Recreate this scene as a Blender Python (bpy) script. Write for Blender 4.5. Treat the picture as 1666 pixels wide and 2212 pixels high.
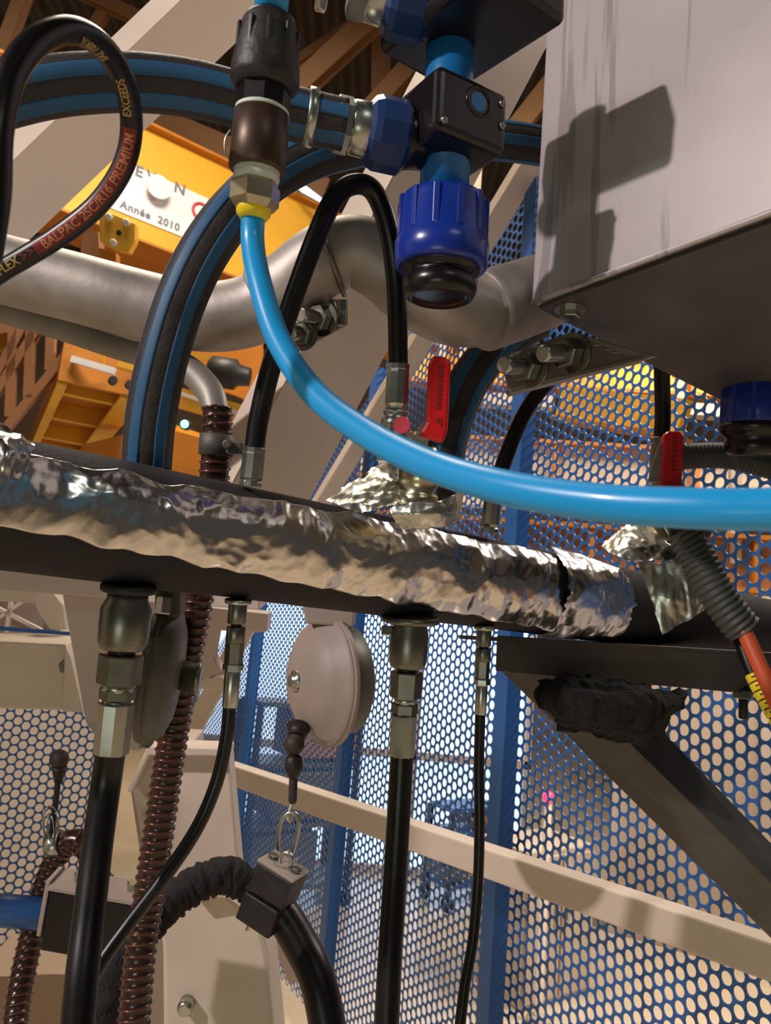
import bpy, bmesh, math, random
from mathutils import Vector, Matrix, noise
random.seed(7)
for o in list(bpy.data.objects): bpy.data.objects.remove(o, do_unlink=True)
SC = bpy.context.scene
COL = SC.collection
V = Vector
# ---------------------------------------------------------------- camera
FPX, CX, CY = 1700.0, 833.0, 1106.0
CAM = V((0, 0, 1.7))
PITCH, ROLL = math.radians(10.0), math.radians(4.9)
FW = V((0, math.cos(PITCH), math.sin(PITCH)))
R0 = V((1, 0, 0)); U0 = V((0, -math.sin(PITCH), math.cos(PITCH)))
RT = R0 * math.cos(ROLL) + U0 * math.sin(ROLL)
UP = -R0 * math.sin(ROLL) + U0 * math.cos(ROLL)
cd = bpy.data.cameras.new('camera'); co = bpy.data.objects.new('camera', cd); COL.objects.link(co)
cd.sensor_fit = 'VERTICAL'; cd.sensor_height = 36.0; cd.sensor_width = 36.0
cd.lens = FPX / 2212.0 * 36.0
cd.clip_start = 0.02; cd.clip_end = 200
m = Matrix((RT, UP, -FW)).transposed().to_4x4(); m.translation = CAM
co.matrix_world = m
cd.dof.use_dof = True; cd.dof.focus_distance = 0.95; cd.dof.aperture_fstop = 12.0
SC.camera = co
# ---------------------------------------------------------------- world, lights, exposure
w = bpy.data.worlds.new('world'); SC.world = w; w.use_nodes = True
bg = w.node_tree.nodes['Background']; bg.inputs[0].default_value = (1.0, 0.93, 0.85, 1); bg.inputs[1].default_value = 0.055
SC.view_settings.view_transform = 'Standard'; SC.view_settings.look = 'None'
SC.view_settings.gamma = 1.0; SC.view_settings.exposure = -0.15; SC.view_settings.use_curve_mapping = False
def lamp(name, kind, loc, target, power, color, size=0.1, size_y=None, spot=None):
    l = bpy.data.lights.new(name, kind); l.energy = power; l.color = color
    if kind == 'AREA':
        l.size = size
        if size_y: l.shape = 'RECTANGLE'; l.size_y = size_y
    else: l.shadow_soft_size = size
    if spot: l.spot_size = math.radians(spot); l.spot_blend = 0.3
    o = bpy.data.objects.new(name, l); COL.objects.link(o); o.location = loc
    d = V(target) - V(loc); o.rotation_euler = d.to_track_quat('-Z', 'Y').to_euler()
    return o
lamp('hall_floodlight', 'SPOT', (-2.8, -1.15, 3.45), (0.2, 1.1, 1.8), 430, (1.0, 0.87, 0.85), 0.05, spot=75)
lamp('fluorescent_batten', 'AREA', (-0.5, -1.3, 0.9), (0.1, 1.0, 1.7), 5.0, (0.90, 1.0, 0.84), 0.9, 0.10)
lamp('glint_light_left', 'AREA', (-1.9, -0.6, 3.0), (0.0, 1.0, 1.6), 6, (0.90, 1.0, 0.88), 1.2, 0.08)  # added light at left, gives the foil and metal their glints
lamp('glint_light_behind', 'AREA', (1.6, -2.5, 4.5), (0.3, 1.0, 1.6), 11, (0.95, 1.0, 0.90), 1.2, 0.10)  # added light behind the camera, only for reflections in the foil
lamp('roof_lamp_near', 'AREA', (-1.2, 3.0, 6.2), (-2.0, 5.2, 0.6), 250, (1.0, 0.86, 0.68), 1.5)
lamp('roof_lamp_right', 'AREA', (3.4, 3.6, 5.5), (3.4, 5.2, 0.5), 440, (1.0, 0.89, 0.76), 1.5)
lamp('roof_lamp_far', 'AREA', (-2.5, 9.0, 6.5), (-2.5, 9.0, 0), 300, (1.0, 0.80, 0.55), 2.0)

# ---------------------------------------------------------------- pixel and ray helpers
def ray(px, py): return FW + RT * ((px - CX) / FPX) + UP * ((CY - py) / FPX)
def P(px, py, d): return CAM + ray(px, py) * d
def PL(l): return [P(*q) for q in l]
def hit(px, py, p0, n):
    r = ray(px, py); return CAM + r * ((p0 - CAM).dot(n) / r.dot(n))
Z = V((0, 0, 1))
def az(deg): a = math.radians(deg); return V((math.sin(a), math.cos(a), 0))
BW = az(-27.5)           # direction of the perforated side wall, away from the camera
AW = az(53.0)            # direction of the foil wrapped pipe, away to the right

# ---------------------------------------------------------------- materials
MATS = {}
def mat(name, col, rough=0.5, metal=0.0, var=0.0, vscale=8.0, bump=0.0, bscale=60.0, coat=0.0, col2=None, emit=0.0, aniso=None, trans=0.0, spec=None, fine=0.0):
    if name in MATS: return MATS[name]
    mt = bpy.data.materials.new(name); mt.use_nodes = True; nt = mt.node_tree
    b = nt.nodes['Principled BSDF']
    b.inputs['Base Color'].default_value = (*col, 1); b.inputs['Roughness'].default_value = rough; b.inputs['Metallic'].default_value = metal
    if coat: b.inputs['Coat Weight'].default_value = coat; b.inputs['Coat Roughness'].default_value = 0.08
    if spec is not None: b.inputs['Specular IOR Level'].default_value = spec
    if trans: b.inputs['Transmission Weight'].default_value = trans
    if emit: b.inputs['Emission Color'].default_value = (*col, 1); b.inputs['Emission Strength'].default_value = emit
    tc = nt.nodes.new('ShaderNodeTexCoord'); src = tc.outputs['Object']
    if aniso:
        mp = nt.nodes.new('ShaderNodeMapping'); mp.inputs['Scale'].default_value = aniso
        nt.links.new(src, mp.inputs['Vector']); src = mp.outputs['Vector']
    if var or col2:
        nz = nt.nodes.new('ShaderNodeTexNoise'); nz.inputs['Scale'].default_value = vscale; nz.inputs['Detail'].default_value = 6
        nt.links.new(src, nz.inputs['Vector'])
        rp = nt.nodes.new('ShaderNodeValToRGB'); rp.color_ramp.elements[0].position = 0.32; rp.color_ramp.elements[1].position = 0.68
        c2 = col2 if col2 else tuple(min(1, c * (1 + var)) for c in col)
        c1 = col if col2 else tuple(c * (1 - var) for c in col)
        rp.color_ramp.elements[0].color = (*c1, 1); rp.color_ramp.elements[1].color = (*c2, 1)
        nt.links.new(nz.outputs['Fac'], rp.inputs['Fac']); nt.links.new(rp.outputs['Color'], b.inputs['Base Color'])
        mr = nt.nodes.new('ShaderNodeMapRange'); mr.inputs['To Min'].default_value = max(0.02, rough * 0.85); mr.inputs['To Max'].default_value = min(1, rough * 1.2)
        nt.links.new(nz.outputs['Fac'], mr.inputs['Value']); nt.links.new(mr.outputs['Result'], b.inputs['Roughness'])
    if bump:
        n2 = nt.nodes.new('ShaderNodeTexNoise'); n2.inputs['Scale'].default_value = bscale; n2.inputs['Detail'].default_value = 4
        nt.links.new(src, n2.inputs['Vector'])
        bp = nt.nodes.new('ShaderNodeBump'); bp.inputs['Strength'].default_value = bump; bp.inputs['Distance'].default_value = 0.01
        nt.links.new(n2.outputs['Fac'], bp.inputs['Height']); nt.links.new(bp.outputs['Normal'], b.inputs['Normal'])
    MATS[name] = mt; return mt

def foil_mat(name, col, rough):
    mt = mat(name, col, rough, 1.0); nt = mt.node_tree; b = nt.nodes['Principled BSDF']
    tc = nt.nodes.new('ShaderNodeTexCoord')
    vo = nt.nodes.new('ShaderNodeTexVoronoi'); vo.inputs['Scale'].default_value = 26; vo.feature = 'F1'
    nz = nt.nodes.new('ShaderNodeTexNoise'); nz.inputs['Scale'].default_value = 14; nz.inputs['Detail'].default_value = 5
    mx = nt.nodes.new('ShaderNodeMath'); mx.operation = 'ADD'
    nt.links.new(tc.outputs['Object'], vo.inputs['Vector']); nt.links.new(tc.outputs['Object'], nz.inputs['Vector'])
    nt.links.new(vo.outputs['Distance'], mx.inputs[0]); nt.links.new(nz.outputs['Fac'], mx.inputs[1])
    bp = nt.nodes.new('ShaderNodeBump'); bp.inputs['Strength'].default_value = 0.28; bp.inputs['Distance'].default_value = 0.006
    nt.links.new(mx.outputs[0], bp.inputs['Height']); nt.links.new(bp.outputs['Normal'], b.inputs['Normal'])
    return mt

M_TUBE = mat('blue_polyurethane', (0.015, 0.36, 0.78), 0.32, coat=0.2, spec=0.4)
M_RUB = mat('black_rubber', (0.0045, 0.0035, 0.004), 0.34, var=0.3, vscale=20)
M_RUBG = mat('dusty_rubber', (0.034, 0.028, 0.027), 0.6, var=0.35, vscale=9, bump=0.15, bscale=220)
M_STRIPE = mat('blue_stripe', (0.020, 0.105, 0.23), 0.55, var=0.2, vscale=9)
M_PLAS = mat('black_plastic', (0.008, 0.006, 0.007), 0.28)
M_PLASM = mat('matt_black_plastic', (0.020, 0.016, 0.016), 0.5, var=0.3, vscale=40, bump=0.1, bscale=150)
M_NUTB = mat('dark_blue_nut', (0.006, 0.032, 0.13), 0.38)
M_CAPB = mat('royal_blue_cap', (0.010, 0.035, 0.30), 0.25)
M_PIPEB = mat('blue_polyethylene_pipe', (0.010, 0.16, 0.42), 0.28)
M_BRASS = mat('nickel_brass', (0.62, 0.54, 0.36), 0.28, 1.0, var=0.12, vscale=30)
M_BRONZE = mat('brown_anodised', (0.075, 0.045, 0.030), 0.40, 0.5, var=0.2, vscale=30)
M_TAPE = mat('thread_tape', (0.72, 0.78, 0.66), 0.5)
M_YEL = mat('yellow_plastic', (0.90, 0.68, 0.02), 0.4)
M_RED = mat('red_vinyl', (0.62, 0.010, 0.012), 0.32, coat=0.3)
M_STEEL = mat('zinc_steel', (0.52, 0.54, 0.48), 0.30, 1.0, var=0.12, vscale=40)
M_STEELD = mat('dark_zinc_steel', (0.24, 0.24, 0.20), 0.36, 1.0, var=0.15, vscale=30)
M_GALV = mat('galvanised_pipe', (0.42, 0.375, 0.34), 0.50, 0.55, var=0.22, vscale=14, bump=0.08, bscale=40)
M_GALVD = mat('grey_pipe', (0.30, 0.28, 0.25), 0.5, 0.5, var=0.2, vscale=12)
M_PLATE = mat('bracket_plate', (0.36, 0.33, 0.29), 0.45, 0.8, var=0.2, vscale=14)
M_CREAM = mat('cream_paint', (0.70, 0.60, 0.50), 0.45, var=0.04, vscale=3)
M_CREAMW = mat('pinkish_paint', (0.60, 0.50, 0.44), 0.5, var=0.05, vscale=4)
M_BLUEP = mat('blue_paint', (0.030, 0.125, 0.38), 0.4, var=0.06, vscale=4)
M_BROWN = mat('brown_pvc', (0.035, 0.014, 0.010), 0.25, coat=0.3)
M_RIB = mat('copper_rib', (0.15, 0.065, 0.045), 0.2, 0.5)
M_FOAM = mat('black_foam', (0.030, 0.025, 0.028), 0.85, var=0.2, vscale=30, bump=0.25, bscale=300)
M_FOIL = foil_mat('aluminium_foil', (0.82, 0.79, 0.75), 0.20)
M_FOILT = foil_mat('aluminium_tape', (0.62, 0.63, 0.56), 0.33)
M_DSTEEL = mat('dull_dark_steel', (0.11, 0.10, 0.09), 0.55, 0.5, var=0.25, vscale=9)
M_RAG = mat('black_fleece', (0.006, 0.005, 0.005), 0.95, var=0.4, vscale=60, bump=0.8, bscale=260)
M_COND = mat('grey_green_conduit', (0.05, 0.058, 0.05), 0.55)
M_ORNG = mat('orange_cable', (0.62, 0.10, 0.03), 0.5)
M_CRANE = mat('crane_yellow', (0.80, 0.42, 0.03), 0.5, var=0.06, vscale=2)
M_CRANEO = mat('crane_orange', (0.50, 0.18, 0.015), 0.55, var=0.12, vscale=3)
M_WHITE = mat('white_board', (0.85, 0.84, 0.86), 0.35)
M_INK = mat('faded_dark_ink', (0.18, 0.19, 0.26), 0.6)
M_INKR = mat('red_ink', (0.65, 0.06, 0.10), 0.6)
M_HRED = mat('printed_red', (0.21, 0.012, 0.010), 0.5)
M_GOLD = mat('printed_gold', (0.55, 0.36, 0.12), 0.5)
M_ORT = mat('printed_orange', (0.62, 0.22, 0.09), 0.5)
M_BALG = mat('cast_grey_paint', (0.37, 0.30, 0.265), 0.5, var=0.06, vscale=12)
M_BALD = mat('dark_green_grey_cast', (0.13, 0.125, 0.10), 0.45, 0.2, var=0.12, vscale=12)
M_BALL = mat('brown_rubber', (0.05, 0.03, 0.025), 0.6)
M_TAN = mat('tan_roof_steel', (0.36, 0.20, 0.10), 0.6, var=0.15, vscale=2)
M_BEIGE = mat('beige_panel', (0.62, 0.50, 0.38), 0.6, var=0.05, vscale=2)
M_FLOOR = mat('epoxy_floor', (0.64, 0.52, 0.38), 0.16, var=0.06, vscale=1.2)
M_WOOD = mat('orange_rack_steel', (0.34, 0.16, 0.075), 0.6, var=0.2, vscale=3)
M_MOTOR = mat('motor_black', (0.02, 0.016, 0.014), 0.5)
M_DAY = mat('daylight_glazing', (0.56, 0.75, 1.0), 0.5, emit=1.4)
M_GLARE = mat('glare_glow', (1.0, 0.97, 0.93), 0.3, emit=7.0)  # glow standing in for the glare reflected by the sign
M_GLAMP = mat('green_lamp_glass', (0.25, 1.0, 0.6), 0.3, emit=3.0)
def roof_mat():
    mt = mat('corrugated_roof', (0.075, 0.06, 0.05), 0.6, 0.2); nt = mt.node_tree; b = nt.nodes['Principled BSDF']
    tc = nt.nodes.new('ShaderNodeTexCoord'); wv = nt.nodes.new('ShaderNodeTexWave'); wv.inputs['Scale'].default_value = 1.1
    nt.links.new(tc.outputs['Object'], wv.inputs['Vector'])
    bp = nt.nodes.new('ShaderNodeBump'); bp.inputs['Strength'].default_value = 1.0; bp.inputs['Distance'].default_value = 0.1
    nt.links.new(wv.outputs['Fac'], bp.inputs['Height']); nt.links.new(bp.outputs['Normal'], b.inputs['Normal'])
    return mt
M_ROOF = roof_mat()
def box_mat():
    # brushed grey-white sheet with drip stains running down (world z is the long axis of the stains)
    mt = mat('stained_sheet_metal', (0.56, 0.51, 0.50), 0.38, 0.25); nt = mt.node_tree; b = nt.nodes['Principled BSDF']
    tc = nt.nodes.new('ShaderNodeTexCoord'); mp = nt.nodes.new('ShaderNodeMapping'); mp.inputs['Scale'].default_value = (38, 38, 2.2)
    nt.links.new(tc.outputs['Object'], mp.inputs['Vector'])
    nz = nt.nodes.new('ShaderNodeTexNoise'); nz.inputs['Scale'].default_value = 1.0; nz.inputs['Detail'].default_value = 3; nz.inputs['Distortion'].default_value = 0.4
    nt.links.new(mp.outputs['Vector'], nz.inputs['Vector'])
    n2 = nt.nodes.new('ShaderNodeTexNoise'); n2.inputs['Scale'].default_value = 7; n2.inputs['Detail'].default_value = 4
    nt.links.new(tc.outputs['Object'], n2.inputs['Vector'])
    rp = nt.nodes.new('ShaderNodeValToRGB'); rp.color_ramp.elements[0].position = 0.55; rp.color_ramp.elements[1].position = 0.60
    rp.color_ramp.elements[0].color = (0.54, 0.485, 0.49, 1); rp.color_ramp.elements[1].color = (0.37, 0.33, 0.335, 1)
    nt.links.new(nz.outputs['Fac'], rp.inputs['Fac'])
    r2 = nt.nodes.new('ShaderNodeValToRGB'); r2.color_ramp.elements[0].position = 0.35; r2.color_ramp.elements[1].position = 0.7
    r2.color_ramp.elements[0].color = (0.86, 0.86, 0.86, 1); r2.color_ramp.elements[1].color = (1, 1, 1, 1)
    nt.links.new(n2.outputs['Fac'], r2.inputs['Fac'])
    mx = nt.nodes.new('ShaderNodeMix'); mx.data_type = 'RGBA'; mx.blend_type = 'MULTIPLY'; mx.inputs[0].default_value = 1
    nt.links.new(rp.outputs['Color'], mx.inputs[6]); nt.links.new(r2.outputs['Color'], mx.inputs[7])
    nt.links.new(mx.outputs[2], b.inputs['Base Color'])
    return mt
M_BOX = box_mat()

# ---------------------------------------------------------------- mesh helpers: a mesh is (verts, faces, smooth)
def join(*ms):
    v, f, s = [], [], []
    for a in ms:
        k = len(v); v += a[0]; f += [[i + k for i in q] for q in a[1]]
        s += (a[2] if isinstance(a[2], list) else [a[2]] * len(a[1]))
    return (v, f, s)
def spline(pts, k=8, closed=False):
    out = []; n = len(pts)
    if n == 2: return [pts[0].lerp(pts[1], i / k) for i in range(k + 1)]
    rng = n if closed else n - 1
    for i in range(rng):
        if closed: p0, p1, p2, p3 = pts[(i - 1) % n], pts[i], pts[(i + 1) % n], pts[(i + 2) % n]
        else:
            p1, p2 = pts[i], pts[i + 1]
            p0 = pts[i - 1] if i else p1 * 2 - p2
            p3 = pts[i + 2] if i + 2 < n else p2 * 2 - p1
        for j in range(k):
            t = j / k
            out.append(0.5 * ((2 * p1) + (p2 - p0) * t + (2 * p0 - 5 * p1 + 4 * p2 - p3) * t * t + (3 * p1 - p0 - 3 * p2 + p3) * t ** 3))
    if not closed: out.append(pts[-1].copy())
    return out
def resample(path, step):
    out = [path[0]]; acc = 0.0
    for i in range(1, len(path)):
        a, b = path[i - 1], path[i]; L = (b - a).length
        if L < 1e-9: continue
        t = step - acc
        while t <= L:
            out.append(a.lerp(b, t / L)); t += step
        acc = (acc + L) % step
    return out
def frames(path, ref=None, closed=False):
    fr = []; n = len(path); prev = None
    for i in range(n):
        if closed: t = path[(i + 1) % n] - path[i - 1]
        else: t = path[min(i + 1, n - 1)] - path[max(i - 1, 0)]
        t.normalize()
        if prev is None:
            r = ref if ref is not None else (CAM - path[i])
            a = r - t * r.dot(t)
            if a.length < 1e-6: a = V((0.3, 0.5, 0.8)); a = a - t * a.dot(t)
        else: a = prev - t * prev.dot(t)
        a.normalize(); prev = a
        fr.append((path[i], t, a, t.cross(a)))
    return fr
def sweep(fr, rf, n=16, closed=False, caps=True):
    v, f = [], []
    for i, (c, t, a, b) in enumerate(fr):
        for j in range(n):
            th = 2 * math.pi * j / n; r = rf(i, th)
            v.append(c + a * (math.cos(th) * r) + b * (math.sin(th) * r))
    m_ = len(fr)
    for i in range(m_ if closed else m_ - 1):
        i2 = (i + 1) % m_
        for j in range(n):
            j2 = (j + 1) % n
            f.append([i * n + j, i * n + j2, i2 * n + j2, i2 * n + j])
    s = [True] * len(f)
    if caps and not closed:
        f.append([j for j in range(n)][::-1]); f.append([(m_ - 1) * n + j for j in range(n)]); s += [False, False]
    return (v, f, s)
def tube(pts, r, n=16, k=8, closed=False):
    path = spline(pts, k, closed); fr = frames(path, None, closed); L = len(path)
    if isinstance(r, (int, float)): return sweep(fr, lambda i, th: r, n, closed)
    def rf(i, th):
        x = i / (L - 1) * (len(r) - 1); a = int(min(x, len(r) - 2)); return r[a] * (1 - (x - a)) + r[a + 1] * (x - a)
    return sweep(fr, rf, n, closed)
def stripe(path, r, a0, a1, th=0.0006, n=6):
    fr = frames(path); v, f = [], []; q = n + 3
    for (c, t, a, b) in fr:
        angs = [a0 + (a1 - a0) * j / n for j in range(n + 1)]
        ring = [(angs[0], r - 0.001)] + [(x, r + th) for x in angs] + [(angs[-1], r - 0.001)]
        for x, rr in ring: v.append(c + a * (math.cos(x) * rr) + b * (math.sin(x) * rr))
    for i in range(len(fr) - 1):
        for j in range(q - 1):
            f.append([i * q + j, i * q + j + 1, (i + 1) * q + j + 1, (i + 1) * q + j])
    return (v, f, True)
def corr(pts, r, pitch, amp, n=24, width=0.16, k=10, per=8):
    path = resample(spline(pts, k), pitch / per); fr = frames(path)
    def rf(i, th):
        ph = (i / per - th / (2 * math.pi)) % 1.0; dd = min(ph, 1 - ph)
        return r + amp * math.exp(-(dd / width) ** 2)
    return fr, sweep(fr, rf, n), (lambda i, th: rf(i, th))
def helix_rib(fr, r, pitch, per, amp):
    # the raised copper spiral as its own thin tube on the hose
    pts = []; tot = (len(fr) - 1) / per; st = 14
    for q in range(int(tot * st)):
        x = q / st * per; i = int(x); u = x - i
        if i >= len(fr) - 1: break
        c = fr[i][0].lerp(fr[i + 1][0], u); th = 2 * math.pi * (q / st)
        pts.append(c + fr[i][2] * math.cos(th) * r + fr[i][3] * math.sin(th) * r)
    f2 = frames(pts)
    return sweep(f2, lambda i, th: amp, 6)
def lathe(a, b, prof, n=28, smooth=None, rot=0.0):
    # prof: (t metres from a along the axis, radius)
    t = (b - a).normalized(); r = CAM - a; x = (r - t * r.dot(t)).normalized(); y = t.cross(x)
    v, f = [], []
    for (h, rr) in prof:
        for j in range(n):
            th = 2 * math.pi * j / n + rot
            v.append(a + t * h + x * (math.cos(th) * rr) + y * (math.sin(th) * rr))
    for i in range(len(prof) - 1):
        for j in range(n):
            j2 = (j + 1) % n; f.append([i * n + j, i * n + j2, (i + 1) * n + j2, (i + 1) * n + j])
    s = [(n > 12) if smooth is None else smooth] * len(f)
    f.append(list(range(n))[::-1]); f.append([(len(prof) - 1) * n + j for j in range(n)]); s += [False, False]
    return (v, f, s)
def hexn(a, b, r, ch=0.0015, rot=0.26):
    L = (b - a).length
    return lathe(a, b, [(0, r * 0.88), (ch, r), (L - ch, r), (L, r * 0.88)], 6, False, rot)
def obox(c, ax, ay, az_, sx, sy, sz, bev=0.0, seg=2):
    bm = bmesh.new(); bmesh.ops.create_cube(bm, size=1.0)
    bmesh.ops.scale(bm, vec=(sx, sy, sz), verts=bm.verts)
    if bev: bmesh.ops.bevel(bm, geom=list(bm.edges), offset=bev, segments=seg, profile=0.5, affect='EDGES')
    bm.verts.index_update()
    v = [c + ax * q.co.x + ay * q.co.y + az_ * q.co.z for q in bm.verts]
    f = [[q.index for q in fc.verts] for fc in bm.faces]; bm.free()
    if ax.cross(ay).dot(az_) < 0: f = [q[::-1] for q in f]
    return (v, f, False)
def prism(poly, ext, bev=0.0, seg=2):
    bm = bmesh.new(); vs = [bm.verts.new(p) for p in poly]; fc = bm.faces.new(vs)
    r = bmesh.ops.extrude_face_region(bm, geom=[fc])
    nv = [g for g in r['geom'] if isinstance(g, bmesh.types.BMVert)]
    bmesh.ops.translate(bm, vec=ext, verts=nv)
    bmesh.ops.recalc_face_normals(bm, faces=bm.faces)
    if bev: bmesh.ops.bevel(bm, geom=list(bm.edges), offset=bev, segments=seg, profile=0.5, affect='EDGES')
    bm.verts.index_update()
    out = ([q.co.copy() for q in bm.verts], [[q.index for q in fc.verts] for fc in bm.faces], False); bm.free(); return out
def slab(pp, d, thick, bev=0.0, dirn=None):
    # flat plate: outline given in view pixels on a plane at depth d, thickness away from the viewer
    pts = [P(q[0], q[1], q[2] if len(q) > 2 else d) for q in pp]
    e = dirn if dirn is not None else FW
    return prism(pts, e * thick, bev)
def bar(a, b, wd, ht, up=None, bev=0.0):
    t = (b - a).normalized(); u = up if up is not None else Z
    x = t.cross(u).normalized(); y = x.cross(t).normalized()
    return obox((a + b) / 2, t, x, y, (b - a).length, wd, ht, bev)
def sphere(c, r, n=18):
    return lathe(c - Z * r, c + Z, [(r - r * math.cos(math.pi * i / 12), max(1e-4, r * math.sin(math.pi * i / 12))) for i in range(13)], n, True)
def patch(rows, nu, nv, amp, scale, seed, edge=0.0, fold=0.0):
    # crumpled sheet through a control net of points, with creases and an uneven edge
    R, Cn = len(rows), len(rows[0])
    cols = [spline([rows[i][j] for i in range(R)], max(1, nv // (R - 1))) for j in range(Cn)]
    L = len(cols[0]); grid = []
    for i in range(L):
        grid.append(spline([cols[j][i] for j in range(Cn)], max(1, nu // (Cn - 1))))
    W = len(grid[0]); off = V((seed * 3.7, seed * 1.3, seed * 7.1)); v = []
    for i in range(L):
        for j in range(W):
            p = grid[i][j]
            du = grid[i][min(j + 1, W - 1)] - grid[i][max(j - 1, 0)]; dv = grid[min(i + 1, L - 1)][j] - grid[max(i - 1, 0)][j]
            n = du.cross(dv); n = n.normalized() if n.length > 1e-12 else V((0, -1, 0))
            if n.dot(CAM - p) < 0: n = -n
            q = p * scale + off
            h = noise.voronoi(q)[0][0] * 0.9 + noise.voronoi(q * 2.3)[0][0] * 0.4 + noise.noise(q * 0.6) * 0.8
            if fold: h += fold * abs(noise.noise(V((q.x * 3.2, q.y * 3.2, q.z * 0.8))))
            eg = V((0, 0, 0))
            if edge and (i in (0, L - 1) or j in (0, W - 1)): eg = noise.noise_vector(p * 90 + off) * edge
            v.append(p + n * (h - 0.5) * amp + eg)
    f = [[i * W + j, i * W + j + 1, (i + 1) * W + j + 1, (i + 1) * W + j] for i in range(L - 1) for j in range(W - 1)]
    return (v, f, True)

# ---------------------------------------------------------------- object helpers
def link(name, msh, material, base, parent=None):
    me = bpy.data.meshes.new(name)
    me.from_pydata([tuple(p - base) for p in msh[0]], [], msh[1])
    s = msh[2] if isinstance(msh[2], list) else [msh[2]] * len(msh[1])
    me.polygons.foreach_set('use_smooth', s); me.materials.append(material); me.update()
    o = bpy.data.objects.new(name, me); COL.objects.link(o)
    if parent: o.parent = parent
    else: o.location = base
    return o
def base_of(msh):
    xs = [p for p in msh[0]]; n = len(xs)
    return V((sum(p.x for p in xs) / n, sum(p.y for p in xs) / n, min(p.z for p in xs)))
def tagp(o, label, cat, group=None, kind=None):
    if label: o['label'] = label
    if cat: o['category'] = cat
    if group: o['group'] = group
    if kind: o['kind'] = kind
class Thing:
    def __init__(s, name, label, cat, at, group=None, kind=None):
        s.o = bpy.data.objects.new(name, None); COL.objects.link(s.o); s.o.location = at; s.o.empty_display_size = 0.02
        s.b = V(at); tagp(s.o, label, cat, group, kind)
    def part(s, name, msh, material, label=None, kind=None, parent=None):
        o = link(name, msh, material, s.b, parent or s.o)
        if label: o['label'] = label
        if kind: o['kind'] = kind
        return o
def single(name, msh, material, label, cat, group=None, kind=None):
    o = link(name, msh, material, base_of(msh)); tagp(o, label, cat, group, kind); return o
def struct(name, msh, material):
    o = link(name, msh, material, base_of(msh)); o['kind'] = 'structure'; return o
def text2d(s, size, spacing=1.0, bold=0.0):
    cu = bpy.data.curves.new('t', 'FONT'); cu.body = s; cu.size = size; cu.space_character = spacing; cu.offset = bold; cu.resolution_u = 3
    ob = bpy.data.objects.new('t', cu); COL.objects.link(ob)
    dg = bpy.context.evaluated_depsgraph_get(); me = bpy.data.meshes.new_from_object(ob.evaluated_get(dg))
    v = [q.co.copy() for q in me.vertices]; f = [list(p.vertices) for p in me.polygons]
    bm = bmesh.new(); bm.from_mesh(me); bmesh.ops.triangulate(bm, faces=bm.faces)
    for _ in range(2):
        es = [e for e in bm.edges if e.calc_length() > size * 0.14]
        if es: bmesh.ops.subdivide_edges(bm, edges=es, cuts=1, use_grid_fill=True)
        bmesh.ops.triangulate(bm, faces=bm.faces)
    bm.verts.index_update(); v = [q.co.copy() for q in bm.verts]; f = [[q.index for q in fc.verts] for fc in bm.faces]; bm.free()
    bpy.data.objects.remove(ob); bpy.data.curves.remove(cu); bpy.data.meshes.remove(me)
    return v, f

#==================================================================== THE SETTING
fl = obox(V((1, 6, -0.05)), V((1, 0, 0)), V((0, 1, 0)), Z, 30, 26, 0.1)
struct('floor', fl, M_FLOOR)
struct('ceiling', obox(V((1, 8, 8.6)), V((1, 0, 0)), V((0, 1, 0)), Z, 36, 34, 0.12), M_ROOF)
struct('wall_back', obox(V((1, 18, 4.3)), V((1, 0, 0)), V((0, 1, 0)), Z, 36, 0.2, 8.6), mat('far_wall', (0.30, 0.21, 0.15), 0.8, var=0.2, vscale=0.7))

# roof trusses, far above
def truss(a, b, wd, lab):
    t = Thing('roof_beam', lab, 'roof beam', (a + b) / 2, 'tan steel beams under the hall roof')
    d = (b - a).normalized(); x = d.cross(FW).normalized(); y = x.cross(d)
    t.part('web', obox((a + b) / 2, d, x, y, (b - a).length, wd * 0.16, wd * 0.9), M_TAN)
    for s in (-1, 1): t.part('flange', obox((a + b) / 2 + y * s * wd * 0.5, d, x, y, (b - a).length, wd, wd * 0.1), M_TAN)
truss(P(70, -60, 7), P(-10, 160, 7), 0.11, 'tan roof beam rising at the top left corner above the looped hose')
truss(P(150, -30, 8), P(330, 55, 8), 0.12, 'tan roof beam crossing above the top of the looped hose')
truss(P(232, 15, 8.1), P(185, 90, 8.1), 0.10, 'short tan roof beam dropping from the crossing beam to the loop')
truss(P(630, 140, 8), P(800, 25, 8), 0.08, 'thinnest tan roof beam right of the black compression fitting')
truss(P(600, 235, 7.5), P(830, 20, 7.5), 0.19, 'widest tan roof beam slanting behind the hose coupling')
truss(P(823, 30, 8), P(823, 230, 8), 0.19, 'upright tan roof beam left of the black saddle clamps')
truss(P(800, 240, 7.8), P(900, 130, 7.8), 0.17, 'tan roof beam ending behind the big inclined cream beam')
truss(P(300, 275, 8.6), P(700, 445, 8.6), 0.43, 'dark tan roof beam just above the yellow crane girder')
truss(P(1100, 300, 6.5), P(1210, 160, 6.5), 0.16, 'tan roof beam glimpsed between inclined beam and steel box')

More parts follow.
